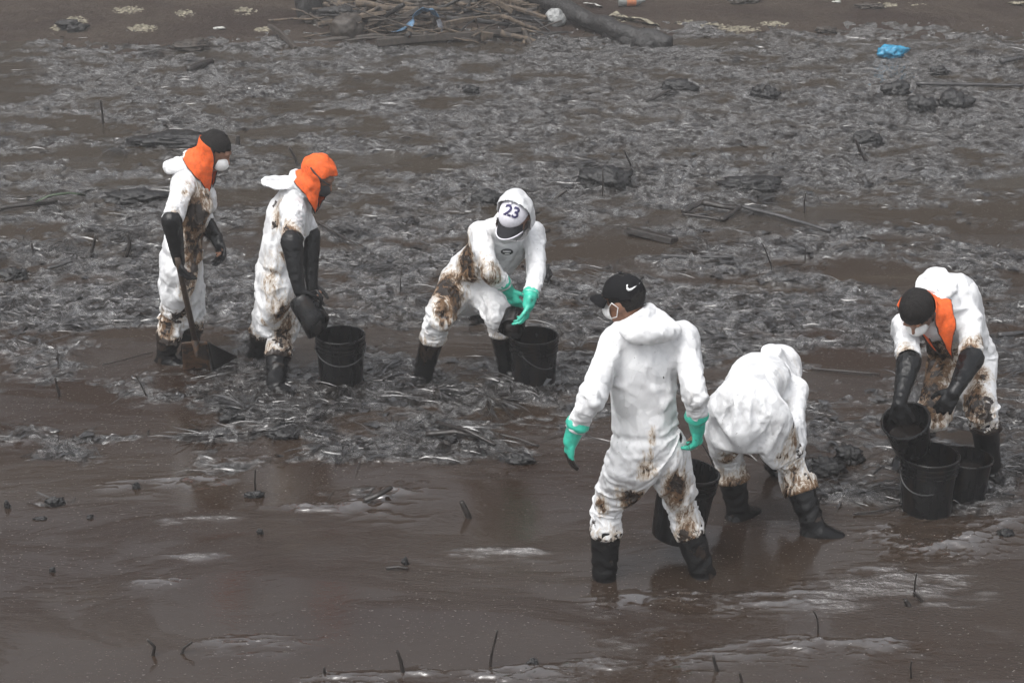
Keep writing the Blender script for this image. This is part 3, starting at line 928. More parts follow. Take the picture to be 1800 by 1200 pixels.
def make_person(spec):
    t0 = time.time()
    J = {k: np.asarray(v, float) for k, v in spec['J'].items()}
    root = empty('person', spec['base'])
    tag(root, spec['label'], 'person', 'workers in white coveralls')
    bag = spec.get('bag', 1.0)
    pel, mid, chest, nb = J['pelvis'], J['mid'], J['chest'], J['neck']
    rgt = norm(J['shR']-J['shL'])
    hr = norm(J['hipR']-J['hipL'])
    c, hr_, hu_ = J['head'], None, None
    HR, HF, HU = head_frame(spec['face'], spec['hup'])
    # ---- body: one continuous skin from head to ankles
    def body_shapes(mb, k=1.0, limbs=True, head=True):
        mb.chain([pel, mid], [0.104*k, 0.096*k], 1.26, hr)
        mb.chain([mid, chest], [0.096*k, 0.108*k], 1.30, rgt)
        mb.cap(chest, nb, 0.106*k, 0.062*k, 1.28, rgt)
        mb.cap(J['shL'], J['shR'], 0.062*k, 0.062*k)
        for s in 'LR':
            mb.cap(J['hip'+s], J['knee'+s], 0.078*k, 0.058*k)
            mb.cap(pel, J['hip'+s], 0.095*k, 0.085*k)
            mb.cap(J['knee'+s], J['ank'+s], 0.060*k, 0.045*k)
            mb.cap(J['sh'+s], J['elb'+s], 0.050*k, 0.042*k)
            mb.cap(J['elb'+s], J['wri'+s], 0.043*k, 0.027*k)
        if head:
            mb.cap(nb-norm(c-nb)*0.03, c-HU*0.05-HF*0.015, 0.058, 0.056)
    mb = MB()
    body_shapes(mb, 0.86)
    mb.ell(c+HU*0.015-HF*0.005, 0.074, 0.094, 0.106, (HR, HF, HU))       # skull
    mb.ell(c-HU*0.055+HF*0.018, 0.057, 0.070, 0.066, (HR, HF, HU))       # jaw
    mb.cap(c+HF*0.085+HU*0.012, c+HF*0.107-HU*0.022, 0.009, 0.014, n=8)    # nose
    mb.cap(c+HF*0.083+HU*0.032-HR*0.035, c+HF*0.083+HU*0.032+HR*0.035, 0.012, 0.012, n=8)  # brow
    mb.cap(c+HF*0.080-HU*0.068-HR*0.016, c+HF*0.080-HU*0.068+HR*0.016, 0.011, 0.011, n=8)  # lips
    for s in ((-1, 1) if spec.get('ears', True) else ()):
        mb.ell(c+HR*0.076*s-HU*0.012-HF*0.012, 0.010, 0.020, 0.032, (norm(HR+HF*0.3*s*0), HF, HU), 10, 6)  # ears
    for s in 'LR':
        hd = spec['hand'+s]
        build_hand(mb, J['wri'+s], hd['axis'], hd['palm'], s == 'R', hd.get('curl', 0.6), s=0.66, thumb_in=hd.get('thumb', 0.4), curls=hd.get('curls'))
        an = J['ank'+s]; fd = norm(spec['foot'+s])
        mb.cap(an-np.array((0, 0, 0.03)), an+fd*0.07-np.array((0, 0, 0.05)), 0.026, 0.020)
    V, F = union(mb, 0.010, 3)
    body = link('body', mesh_from('body', V, F), MAT['skin'], root)
    # ---- coverall
    sm = MB()
    k = bag
    sm.chain([pel-norm(mid-pel)*0.03, mid], [0.146*k, 0.122*k], 1.28, hr)
    sm.chain([mid, chest], [0.122*k, 0.134*k], 1.28, rgt)
    sm.cap(chest, nb, 0.132*k, 0.086, 1.22, rgt)
    sm.cap(J['shL'], J['shR'], 0.074, 0.074)
    sm.cap(nb, nb+norm(c-nb)*0.06, 0.083, 0.078)
    for s in 'LR':
        hp, kn, ak = J['hip'+s], J['knee'+s], J['ank'+s]
        sm.cap(pel, hp, 0.135*k, 0.122*k)
        sm.cap(hp, kn, 0.117*k, 0.090*k)
        he = spec['hem'+s]
        he_p = kn+(ak-kn)*he
        sm.cap(kn, he_p+norm(ak-kn)*0.05, 0.090*k, spec.get('hemr', 0.084)*k)
        sm.cap(J['sh'+s], J['elb'+s], 0.078*k, 0.066*k)
        cu = spec['cuff'+s]
        if cu > 1:      # sleeve reaches down the forearm
            ce = J['elb'+s]+(J['wri'+s]-J['elb'+s])*(cu-1)
            sm.cap(J['elb'+s], ce+norm(ce-J['elb'+s])*0.05, 0.066*k, 0.050*k)
    V, F = union(sm, 0.015, 4)
    planes = []
    for s in 'LR':
        kn, ak = J['knee'+s], J['ank'+s]
        d = norm(ak-kn)
        planes.append((kn+d*np.linalg.norm(ak-kn)*spec['hem'+s], d, 0.17))
        cu = spec['cuff'+s]
        if cu > 1:
            a, b = J['elb'+s], J['wri'+s]; q = a+(b-a)*(cu-1)
        else:
            a, b = J['sh'+s], J['elb'+s]; q = a+(b-a)*cu
        planes.append((q, norm(b-a), 0.085 if cu > 1 else 0.11))
    nd = norm(c-nb)
    planes.append((nb+nd*0.055, nd, 0.10))
    V, F, bnd = cut(V, F, planes)
    pin = np.zeros(len(V)); pin[bnd] = 1.0
    # shoulders carry the cloth
    for s in 'LR':
        dd = np.linalg.norm(V-J['sh'+s], axis=1)
        pin = np.maximum(pin, np.clip(0.35*(1-dd/0.13), 0, 1)*(V[:, 2] > J['sh'+s][2]))
    cm = MB(); body_shapes(cm, 1.03, head=False)
    for s in 'LR':   # boots push the trouser legs out
        kn, ak = J['knee'+s], J['ank'+s]
        cm.cap(kn+(ak-kn)*0.25, ak, 0.068, 0.066)
    cV, cF = union(cm, 0.022, 2)
    N = normals_of(V, F)
    V = V+N*((fnoise(V*7.0+spec['seed'], 2)-0.5)*0.010)[:, None]
    sim_add(V, F, pin, (cV, cF), spec.get('grow', -0.11), lambda V2, F=F: dress(spec, J, root, V2, F))
    # ---- boots
    for s in 'LR':
        kn, ak = J['knee'+s], J['ank'+s]
        fd = norm(spec['foot'+s])
        up = norm(kn-ak)
        bm_ = MB()
        top = ak+(kn-ak)*min(1.0, max(0.55, 1-spec['hem'+s]+0.12))
        bm_.cap(ak+up*0.05, top, 0.062, 0.078)
        bm_.cap(ak+up*0.06, ak-np.array((0, 0, 0.035)), 0.062, 0.058)
        sdv = np.cross(fd, (0, 0, 1))
        bm_.cap(ak-np.array((0, 0, 0.035))-fd*0.03, ak+fd*0.115-np.array((0, 0, 0.042)), 0.054, 0.047, 1.0)
        bm_.cap(ak+fd*0.03-np.array((0, 0, 0.012)), ak+fd*0.125-np.array((0, 0, 0.046)), 0.052, 0.042, 1.15, sdv)
        bm_.box(ak+fd*0.05-np.array((0, 0, 0.088)), 0.125, 0.042, 0.012, (fd, np.cross((0, 0, 1), fd), (0, 0, 1)))
        V, F = union(bm_, 0.010, 4)
        N = normals_of(V, F)
        al = (V-ak)@up
        V = V+N*(0.004*np.sin(al*75+3*fnoise(V*8, 2)*6)*np.clip(1-np.abs(al-0.09)/0.12, 0, 1))[:, None]
        link('boot', mesh_from('boot', V, F), MAT['rubber'], root)
    # ---- gloves
    for s in 'LR':
        hd = spec['hand'+s]
        gm = MB()
        build_hand(gm, J['wri'+s], hd['axis'], hd['palm'], s == 'R', hd.get('curl', 0.6), s=1.03, thumb_in=hd.get('thumb', 0.4), curls=hd.get('curls'))
        a, b = J['elb'+s], J['wri'+s]
        g0 = a+(b-a)*hd['from']
        gm.cap(b+(norm(hd['axis'])*0.02), b+(a-b)*0.18, 0.036, 0.042)
        gm.cap(b+(a-b)*0.18, g0, 0.042, hd.get('gr', 0.055))
        V, F = union(gm, 0.0062, 2)
        N = normals_of(V, F)
        al = (V-b)@norm(a-b)
        V = V+N*((fnoise(V*np.array((38, 38, 38)), 2)-0.5)*0.007*np.clip(al/0.04, 0, 1))[:, None]
        me = mesh_from('glove', V, F)
        set_attr(me, 'stain', np.clip(0.36-al*0.6, 0, 0.46) if hd.get('dip', 0) == 0 else np.clip((-al-hd['dip'])/0.03, 0, 1)*1.3)
        link('glove', me, MAT[hd['mat']], root)
    return root, J, (HR, HF, HU), body

def person_joints(feet, pelvis, neck, head, sh, hip, elb, wri, knee, bend=(0, 0, 0), L=1.0, shw=0.165, hipw=0.09, kdir=0, ankz=0.012):
    """places in the photograph -> joints. pelvis/neck/head: (px, py, depth y); sh/hip: (px, py, y, axis to the right side)"""
    J = {}
    J['pelvis'] = aty(*pelvis); J['neck'] = aty(*neck); J['head'] = aty(*head)
    sc, hc = aty(*sh[:3]), aty(*hip[:3])
    for s, g in (('L', -1), ('R', 1)):
        J['ank'+s] = gnd(*feet[s])+np.array((0, 0, ankz))
        J['sh'+s] = sc+norm(sh[3])*shw*g
        J['hip'+s] = hc+norm(hip[3])*hipw*g
        J['elb'+s] = reach(J['sh'+s], elb[s][0], elb[s][1], 0.285*L, elb[s][2])
        J['wri'+s] = reach(J['elb'+s], wri[s][0], wri[s][1], 0.25*L, wri[s][2])
        m = (J['hip'+s]+J['ank'+s])/2
        if len(knee[s]) == 3: J['knee'+s] = aty(*knee[s])
        else: J['knee'+s] = solve_mid(J['hip'+s], J['ank'+s], knee[s][0], knee[s][1], 0.41*L, 0.39*L, m[1]-(0.35 if kdir <= 0 else 0.02), m[1]+(0.35 if kdir >= 0 else 0.02))
    d = J['neck']-J['pelvis']
    b = np.asarray(bend, float)
    J['mid'] = J['pelvis']+d*0.36+b*0.8
    J['chest'] = J['pelvis']+d*0.70+b
    return J

def report(nm, J):
    g = lambda a, b: round(float(np.linalg.norm(J[a]-J[b])), 2)
    print('PERSON', nm, {k: g(*k.split('-')) for k in ('pelvis-neck', 'neck-head', 'neck-shL', 'neck-shR', 'hipL-kneeL', 'kneeL-ankL', 'hipR-kneeR', 'kneeR-ankR', 'shL-elbL', 'elbL-wriL', 'shR-elbR', 'elbR-wriR')},
          '\n    z', {k: round(float(J[k][2]), 2) for k in ('pelvis', 'neck', 'head', 'kneeL', 'kneeR', 'elbL', 'elbR', 'wriL', 'wriR')}, '\n    y', {k: round(float(J[k][1]), 2) for k in ('pelvis', 'neck', 'head', 'kneeL', 'kneeR', 'ankL', 'ankR', 'elbL', 'elbR', 'wriL', 'wriR')})

def H(axis, palm, mat, frm, **k):
    return dict(axis=axis, palm=palm, mat=mat, **{'from': frm}, **k)
BL, GN = 'glove_black', 'glove_green'
PEOPLE = {}
# ---- worker with the shovel, standing in profile
y = 9.95
J = person_joints(
    feet={'R': (290, 634), 'L': (334, 622)}, pelvis=(312, 458, y), neck=(340, 296, y), head=(377, 266, y-0.03),
    sh=(324, 314, y, (0.12, -1, 0)), hip=(312, 474, y, (0.1, -1, 0)),
    elb={'R': (302, 388, -1), 'L': (360, 392, 1)}, wri={'R': (314, 455, 1), 'L': (384, 424, -1)},
    knee={'R': (305, 552), 'L': (335, 540)}, bend=(0.03, 0, 0))
PEOPLE['shovel'] = dict(J=J, base=gnd(310, 632), seed=1, ears=False, label='worker in orange neck cloth and white mask holding a shovel upright',
    face=(0.86, -0.12, -0.50), hup=(0.45, 0, 0.85), hemL=0.56, hemR=0.58, cuffL=0.96, cuffR=0.96, hemdirt=0.85, hemstain=0.85,
    footL=(1, -0.15, 0), footR=(0.9, -0.4, 0),
    handR=H((0.10, -0.05, -1), (0.9, 0.25, 0), BL, 0.0, gr=0.064, curl=1.25, thumb=0.9),
    handL=H((0.2, -0.3, -0.9), (-0.6, -0.8, 0), BL, 0.0, gr=0.060, curl=1.1, thumb=0.8),
    stainpx=[(350, 390, 0.13, 0.92), (355, 440, 0.12, 0.85), (345, 500, 0.09, 0.62), (368, 350, 0.08, 0.6), (322, 560, 0.09, 0.62), (290, 580, 0.09, 0.75), (310, 380, 0.05, 0.55)],
    grimepx=[(330, 500, 0.10, 0.60), (318, 560, 0.13, 0.72), (345, 470, 0.07, 0.55), (365, 420, 0.08, 0.55)])
# ---- worker tipping a scoop into a bucket, in profile
y = 9.72
J = person_joints(
    feet={'R': (484, 684), 'L': (452, 622)}, pelvis=(484, 476, y), neck=(524, 332, y-0.05), head=(558, 310, y-0.06),
    sh=(513, 352, y-0.04, (0.15, -1, 0)), hip=(484, 490, y, (0.15, -1, 0)),
    elb={'R': (513, 424, -1), 'L': (546, 414, 1)}, wri={'R': (524, 506, -1), 'L': (547, 500, -1)},
    knee={'R': (492, 580), 'L': (468, 556)}, bend=(-0.02, 0, 0.0))
PEOPLE['scoop'] = dict(J=J, base=gnd(482, 680), seed=2, ears=False, label='worker with orange cloth over the whole head tipping a black scoop',
    face=(0.82, -0.25, -0.55), hup=(0.5, -0.1, 0.8), hemL=0.45, hemR=0.50, cuffL=0.90, cuffR=0.90, hemdirt=0.75, hemstain=0.75,
    footL=(1, -0.1, 0), footR=(0.85, -0.5, 0),
    handR=H((0.35, 0.0, -0.95), (0.5, 0.85, 0.2), BL, 0.0, gr=0.066, curl=1.0, thumb=0.7),
    handL=H((0.2, -0.3, -0.9), (0.3, -0.9, 0), BL, 0.0, gr=0.062, curl=0.9, thumb=0.7),
    stainpx=[(478, 385, 0.06, 0.62), (482, 360, 0.05, 0.5), (510, 410, 0.10, 0.66), (525, 440, 0.10, 0.66), (470, 490, 0.09, 0.5), (500, 555, 0.10, 0.72), (505, 590, 0.10, 0.75), (455, 565, 0.06, 0.6)],
    grimepx=[(476, 392, 0.07, 0.62), (478, 352, 0.05, 0.58), (500, 540, 0.10, 0.52), (500, 600, 0.12, 0.62), (520, 400, 0.04, 0.5)])
# ---- worker in the white cap, bent over a bucket
y = 9.92
J = person_joints(
    feet={'R': (742, 666), 'L': (893, 652)}, pelvis=(828, 474, y), neck=(893, 398, y-0.32), head=(906, 378, y-0.48),
    sh=(891, 408, y-0.30, (-0.9, -0.28, 0.08)), hip=(826, 486, y, (-0.92, -0.3, 0)),
    elb={'R': (858, 464, -1), 'L': (945, 470, -1)}, wri={'R': (893, 508, 1), 'L': (930, 530, -1)},
    knee={'R': (774, 540), 'L': (873, 536)}, kdir=-1, bend=(0.025, -0.02, 0.025))
PEOPLE['white cap'] = dict(J=J, base=gnd(800, 660), seed=3, label='worker in white cap numbered 23 bending over a bucket with green gloves',
    face=(-0.38, -0.72, -0.58), hup=(-0.15, -0.5, 0.85), hemL=0.40, hemR=0.45, cuffL=1.80, cuffR=1.82, hemdirt=0.4, hemstain=0.5,
    footL=(0.5, -0.85, 0), footR=(-0.25, -0.95, 0),
    handR=H((0.45, -0.1, -0.9), (0.6, 0.6, -0.3), GN, 0.74, gr=0.054, curl=0.8, thumb=0.5),
    handL=H((-0.15, 0.0, -1), (-0.9, 0.1, 0), GN, 0.80, gr=0.052, curl=0.9, thumb=0.6),
    stainpx=[(812, 460, 0.11, 0.95), (790, 500, 0.13, 0.95), (810, 530, 0.12, 0.85), (785, 540, 0.08, 0.8), (840, 490, 0.09, 0.7), (870, 492, 0.07, 0.62), (815, 425, 0.05, 0.55), (762, 580, 0.04, 0.4)],
    grimepx=[(800, 500, 0.12, 0.50), (865, 485, 0.05, 0.5), (832, 405, 0.04, 0.45)])
# ---- worker in the black cap, seen from behind, walking with a bucket
y = 7.22
J = person_joints(
    feet={'L': (1062, 1016), 'R': (1238, 1010)}, pelvis=(1139, 772, y), neck=(1121, 568, y), head=(1097, 527, y+0.03),
    sh=(1139, 596, y, (1, 0.18, 0.03)), hip=(1139, 792, y, (1, 0.1, 0)),
    elb={'L': (1042, 690, -1), 'R': (1220, 686, -1)}, wri={'L': (1004, 768, 1), 'R': (1226, 748, 1)},
    knee={'L': (1066, 892), 'R': (1196, 886)}, shw=0.158, ankz=-0.015)
PEOPLE['black cap'] = dict(J=J, base=gnd(1150, 1020), seed=4, label='worker in black cap seen from behind, walking and carrying a bucket',
    face=(-0.80, 0.55, -0.22), hup=(-0.15, 0.1, 1), hemL=0.40, hemR=0.42, cuffL=1.80, cuffR=1.76, hemdirt=0.62, hemstain=0.5,
    footL=(-0.35, 0.9, 0), footR=(0.45, 0.85, 0), bag=0.91,
    handL=H((-0.10, 0.05, -1), (0.9, 0.3, 0), GN, 0.72, gr=0.058, curl=0.45, dip=0.075),
    handR=H((0.05, 0.0, -1), (-0.8, 0.5, 0), GN, 0.72, gr=0.058, curl=1.3),
    stainpx=[(1105, 880, 0.07, 0.88), (1185, 875, 0.10, 0.72), (1205, 920, 0.10, 0.62), (1190, 860, 0.07, 0.9), (1050, 890, 0.045, 0.72), (1155, 765, 0.03, 0.66), (1143, 822, 0.05, 0.55), (1200, 945, 0.07, 0.7)],
    grimepx=[(1105, 875, 0.06, 0.72), (1188, 858, 0.08, 0.66), (1200, 950, 0.08, 0.62), (1050, 888, 0.04, 0.6), (1035, 930, 0.07, 0.55), (1172, 668, 0.02, 0.6)])
# ---- worker bent double, back to the camera
y = 7.78
J = person_joints(
    feet={'L': (1298, 908), 'R': (1432, 938)}, pelvis=(1314, 700, y), neck=(1360, 664, y+0.46), head=(1370, 660, y+0.58),
    sh=(1352, 678, y+0.42, (0.9, -0.35, 0.0)), hip=(1314, 722, y, (0.95, -0.25, 0)),
    elb={'L': (1335, 745, 1), 'R': (1396, 744, -1)}, wri={'L': (1350, 800, 1), 'R': (1400, 814, 1)},
    knee={'L': (1281, 806), 'R': (1392, 816)}, bend=(-0.03, 0.0, 0.05), hipw=0.118, shw=0.135, ankz=0.022)
PEOPLE['bent'] = dict(J=J, base=gnd(1365, 925), seed=5, label='worker in raised white hood bent double, seen from behind', bag=0.97, hemr=0.104, cinch=0.25, crease=0.55,
    face=(0.55, 0.45, -0.70), hup=(0.25, 0.5, 0.75), hemL=0.36, hemR=0.42, cuffL=1.7, cuffR=1.7, hemdirt=0.42, hemstain=0.80,
    footL=(0.75, 0.55, 0), footR=(0.85, -0.1, 0),
    handL=H((0.1, 0.1, -1), (0.9, 0.3, 0), BL, 0.6, gr=0.054, curl=0.8),
    handR=H((0.0, 0.1, -1), (-0.8, 0.5, 0), BL, 0.6, gr=0.054, curl=0.8),
    stainpx=[(1280, 812, 0.07, 0.62), (1300, 806, 0.06, 0.6), (1395, 836, 0.09, 0.58), (1384, 806, 0.06, 0.5), (1405, 770, 0.05, 0.66), (1420, 850, 0.08, 0.62)],
    grimepx=[(1400, 755, 0.05, 0.58), (1410, 790, 0.06, 0.60), (1252, 720, 0.05, 0.42), (1425, 830, 0.05, 0.56)], grow=-0.07)
# ---- worker pouring one bucket into another
y = 8.66
J = person_joints(
    feet={'L': (1740, 834), 'R': (1588, 812)}, pelvis=(1694, 606, y), neck=(1640, 538, y-0.38), head=(1613, 548, y-0.50),
    sh=(1648, 566, y-0.34, (-0.97, 0.0, -0.10)), hip=(1692, 622, y, (-0.95, 0.2, 0)),
    elb={'R': (1598, 636, -1), 'L': (1708, 630, -1)}, wri={'R': (1582, 704, -1), 'L': (1680, 684, -1)},
    knee={'L': (1727, 708), 'R': (1642, 712)}, kdir=-1, bend=(0.035, 0.05, 0.11))
PEOPLE['pouring'] = dict(J=J, base=gnd(1670, 830), seed=6, ears=False, label='bareheaded worker in orange neck cloth tilting one bucket over another',
    face=(-0.30, -0.50, -0.80), hup=(-0.45, -0.55, 0.62), hemL=0.36, hemR=0.42, cuffL=0.92, cuffR=0.92, hemdirt=0.85, hemstain=0.66,
    footL=(0.35, -0.95, 0), footR=(-0.5, -0.85, 0),
    handR=H((-0.1, -0.1, -1), (0.5, 0.8, 0), BL, 0.0, gr=0.066, curl=1.1, thumb=0.6),
    handL=H((-0.5, -0.2, -0.85), (-0.3, 0.3, -0.9), BL, 0.0, gr=0.066, curl=0.9, thumb=0.6),
    stainpx=[(1640, 640, 0.16, 0.88), (1650, 690, 0.13, 0.80), (1628, 670, 0.10, 0.85), (1700, 700, 0.10, 0.78), (1720, 650, 0.08, 0.66), (1585, 615, 0.07, 0.55), (1700, 612, 0.07, 0.7), (1735, 600, 0.05, 0.6), (1715, 730, 0.12, 0.62)],
    grimepx=[(1730, 710, 0.12, 0.66), (1745, 735, 0.08, 0.7), (1610, 690, 0.10, 0.62), (1735, 600, 0.08, 0.52), (1725, 660, 0.08, 0.56), (1590, 605, 0.05, 0.5)])
for k_, P_ in PEOPLE.items(): report(k_, P_['J'])

# ------------------------------------------------------------------ what the people wear on the head
def cut_keep(V, F, keep):
    idx = -np.ones(len(V), int); k = np.where(keep)[0]; idx[k] = np.arange(len(k))
    return V[k], [tuple(idx[i] for i in f) for f in F if all(keep[i] for i in f)]

def shell(name, V, F, mat, root, thick=0.004, sub=1):
    o = link(name, mesh_from(name, V, F), mat, root)
    if sub: refine(o, sub)
    m = o.modifiers.new('thick', 'SOLIDIFY'); m.thickness = thick; m.offset = -1
    return o

def hair(root, c, fr, lo=-0.03, sc=1.0):
    HR, HF, HU = fr
    mb = MB().ell(c+HU*0.028*sc-HF*0.014, 0.085*sc, 0.101*sc, 0.104*sc, (HR, HF, HU), 40, 26)
    V = np.array(mb.V)
    N = norm_rows(V-c)
    V = V+N*((fnoise(V*70, 3)-0.4)*0.014)[:, None]
    q = V-c
    keep = (q@HU > lo+0.55*np.clip(q@HF, -0.03, 1)) | (q@HF < -0.02) & (q@HU > -0.085)
    V, F = cut_keep(V, [f for f in mb.F if len(f) <= 40], keep)
    return shell('hair', V, F, MAT['hair'], root, 0.006, 0)

def norm_rows(A):
    return A/np.maximum(np.linalg.norm(A, axis=1), 1e-9)[:, None]

def cap(root, c, fr, mat, brim_mat, label=None, trim=None):
    HR, HF, HU = fr
    mb = MB().ell(c+HU*0.030-HF*0.006, 0.086, 0.103, 0.094, (HR, HF, HU), 36, 24)
    V = np.array(mb.V); q = V-c
    V = V+norm_rows(q)*((fnoise(V*14, 2)-0.5)*0.010)[:, None]
    V, F = cut_keep(V, mb.F, q@HU > 0.022-0.25*np.clip(-(q@HF), 0, 1))
    o = shell('cap', V, F, mat, root, 0.004)
    if label: o['label'] = label
    # brim: a bent plate with thickness
    V, F = [], []
    nu, nv = 17, 7
    for i in range(nu):
        a = (i/(nu-1)*2-1)
        for j in range(nv):
            w = j/(nv-1)
            th = a*1.15
            base = HF*0.098*math.cos(th)+HR*0.086*math.sin(th)
            out = HF*(0.078*w*math.cos(a*1.4)**0.6 if abs(a) < 1.12 else 0)
            V.append(c+HU*(0.034-0.030*a*a*(0.4+w)-0.012*w)+base+out)
    for i in range(nu-1):
        for j in range(nv-1):
            F.append((i*nv+j, (i+1)*nv+j, (i+1)*nv+j+1, i*nv+j+1))
    b = shell('brim', np.array(V), F, brim_mat, o, 0.004)
    if trim is not None:
        e = [np.array(V[i*nv+nv-1]) for i in range(nu)]
        MB().tube(e, 0.0045, 6).build('brim_edge', trim, o)
    MB().ell(c+HU*0.129-HF*0.006, 0.009, 0.009, 0.005, (HR, HF, HU), 10, 6).build('button', mat, o)
    return o

def mask(root, c, fr, mat, strap=None, loops=True):
    HR, HF, HU = fr
    mb = MB().ell(c-HU*0.042+HF*0.052, 0.060, 0.066, 0.052, (HR, HF, HU), 24, 16)
    V = np.array(mb.V); q = V-c
    V, F = cut_keep(V, mb.F, q@HF > 0.045)
    o = shell('mask', V, F, mat, root, 0.003)
    for s in ((-1, 1) if loops else ()):
        pts = [c+HF*0.055-HU*0.025+HR*0.066*s, c+HF*0.01+HU*0.012+HR*0.088*s, c-HF*0.02-HU*0.010+HR*0.089*s, c+HF*0.0-HU*0.055+HR*0.082*s, c+HF*0.055-HU*0.072+HR*0.058*s]
        MB().tube(pts, 0.0022, 6).build('ear_loop', strap or mat, o)
    return o

def neck_cloth(root, c, fr, nbt, a0=92, a1=160, xb=0.0, xf=0.08, top=0.045, wide=1.15, dome=False, seed=0):
    """orange cloth hanging from the head over nape and throat; nbt = where it rests on the collar"""
    HR, HF, HU = fr
    nbt = np.asarray(nbt, float)
    dn = norm(nbt-c)
    nu, nv = 41, 16
    V, F = [], []
    for i in range(nu):
        s = i/(nu-1)*2-1
        for j in range(nv):
            v = j/(nv-1)
            th = s*R(a0+(a1-a0)*v**0.8)
            d = -HF*math.cos(th)*0.116+HR*math.sin(th)*0.104
            d = d-dn*(d@dn)*v
            k = 1.0-0.16*math.sin(math.pi*min(1, v*1.2))+(wide-1)*v*v
            V.append(c+HU*top*(1-v)+(nbt-c)*v+d*k+(dn*0.6+np.array((0, 0, -0.4)))*((xb+(xf-xb)*abs(s)**4)*v*v))
    V = np.array(V)
    for i in range(nu-1):
        for j in range(nv-1):
            F.append((i*nv+j, (i+1)*nv+j, (i+1)*nv+j+1, i*nv+j+1))
    vv = np.tile(np.linspace(0, 1, nv), nu)
    out = norm_rows(V-(c-HU*0.05))
    V = V+out*(((fnoise(V*16+seed, 3)-0.5)*0.05+(fnoise(V*40+seed, 2)-0.5)*0.012)*np.clip(vv*2.5, 0, 1))[:, None]
    rg = np.exp(-((fnoise(V*np.array((22, 22, 12))+seed+3, 2)-0.5)/0.05)**2)
    V = V+out*(rg*0.007*np.clip(vv*3, 0, 1))[:, None]
    o = shell('neck_cloth', V, F, MAT['orange'], root, 0.003)
    edge = [V[0*nv+j] for j in range(nv)]+[V[i*nv+nv-1] for i in range(1, nu)]+[V[(nu-1)*nv+j] for j in range(nv-2, -1, -1)]
    MB().tube(edge, 0.0042, 6).build('binding', MAT['trim'], o)
    if dome:
        mb = MB().ell(c+HU*0.030-HF*0.010, 0.094, 0.112, 0.104, (HR, HF, HU), 36, 22)
        W = np.array(mb.V); q = W-c
        W = W+norm_rows(q)*((fnoise(W*20, 3)-0.5)*0.03+0.008*np.exp(-((fnoise(W*np.array((16, 16, 9))+3, 2)-0.5)/0.04)**2))[:, None]
        W, G = cut_keep(W, mb.F, (q@HU > -0.01+0.85*np.clip(q@HF, 0, 1)))
        shell('crown', W, G, MAT['orange'], o, 0.004)
        band = [c+HU*(0.050+0.030*math.cos(a))+HR*0.101*math.sin(a)-HF*0.118*math.cos(a) for a in np.linspace(1.2, 2.6, 14)]
        MB().tube(band, 0.005, 6).build('strap', MAT['trim'], o)
    return o

def folded_hood(root, nb, nd, od, ud, w=0.13, out=0.13, th=0.045, off=(0, 0, 0), seed=0):
    """hood lying folded down behind the neck (od = direction it lies in, ud = its upper side), with its collar"""
    up = norm(nd); od = norm(od); ud = norm(np.asarray(ud)-od*(np.asarray(ud)@od)); right = np.cross(od, ud)
    bk = norm(od-up*(od@up)); rt = np.cross(bk, up)
    o0 = nb+np.asarray(off, float)
    mb = MB()
    ring = [nb+up*0.030+rt*0.086*math.sin(a)+bk*(0.010+0.086*math.cos(a)) for a in np.linspace(-math.pi, math.pi, 19)]
    mb.chain(ring, [0.016]*19, 1.7, up, 10)
    mb.ell(o0+od*(0.04+out*0.40), w, out*0.62, th, (right, od, ud), 24, 14)
    mb.ell(o0+od*(0.03+out*0.70)+ud*th*0.25, w*0.74, out*0.42, th*0.85, (right, od, ud), 20, 12)
    for s in (-1, 1):
        mb.cap(nb+up*0.03+rt*0.085*s+bk*0.02, o0+od*(out*0.45)+right*w*0.7*s*(1 if right@rt > 0 else -1), 0.020, th*0.6, 1.0, ud)
    V, F = union(mb, 0.009, 5)
    N = normals_of(V, F)
    f = fnoise(V*np.array((14, 14, 14))+seed*5, 3)
    V = V+N*(-np.abs(f-0.5)*0.055+0.006)[:, None]
    me = mesh_from('hood', V, F)
    set_attr(me, 'stain', np.zeros(len(V))); set_attr(me, 'grime', np.zeros(len(V)))
    return refine(link('hood', me, MAT['suit'], root), 1)

def worn_hood(root, c, fr, nb, open_at=0.045, peak=None, size=1.0, seed=0):
    HR, HF, HU = fr
    mb = MB()
    mb.ell(c+HU*0.02-HF*0.012, 0.108*size, 0.132*size, 0.134*size, (HR, HF, HU), 28, 18)
    if peak is not None: mb.cap(c-HF*0.02, c+np.asarray(peak), 0.118*size, 0.056, n=16)
    mb.cap(c-HU*0.05-HF*0.03, nb, 0.10*size, 0.10)
    mb.cap(c-HU*0.09+HF*0.02, nb+HF*0.03, 0.085*size, 0.08)
    V, F = union(mb, 0.010, 4)
    q = V-c
    V, F = cut_keep(V, F, ~((q@HF > open_at) & (q@HU > -0.13)))
    N = normals_of(V, F)
    V = V+N*(-np.abs(fnoise(V*11+seed, 2)-0.5)*0.05+0.008)[:, None]
    me = mesh_from('hood', V, F)
    set_attr(me, 'stain', np.zeros(len(V))); set_attr(me, 'grime', np.zeros(len(V)))
    o = refine(link('hood', me, MAT['suit'], root), 1)
    m = o.modifiers.new('thick', 'SOLIDIFY'); m.thickness = 0.004; m.offset = -1
    return o

from mathutils.bvhtree import BVHTree
def bvh_of(objs):
    dg = bpy.context.evaluated_depsgraph_get(); dg.update()
    V, F = [], []
    for o in objs:
        me = o.evaluated_get(dg).data
        v, f = np_mesh(me)
        b = len(V); V.extend([tuple(p) for p in v]); F.extend([tuple(i+b for i in q) for q in f])
    return BVHTree.FromPolygons(V, F)

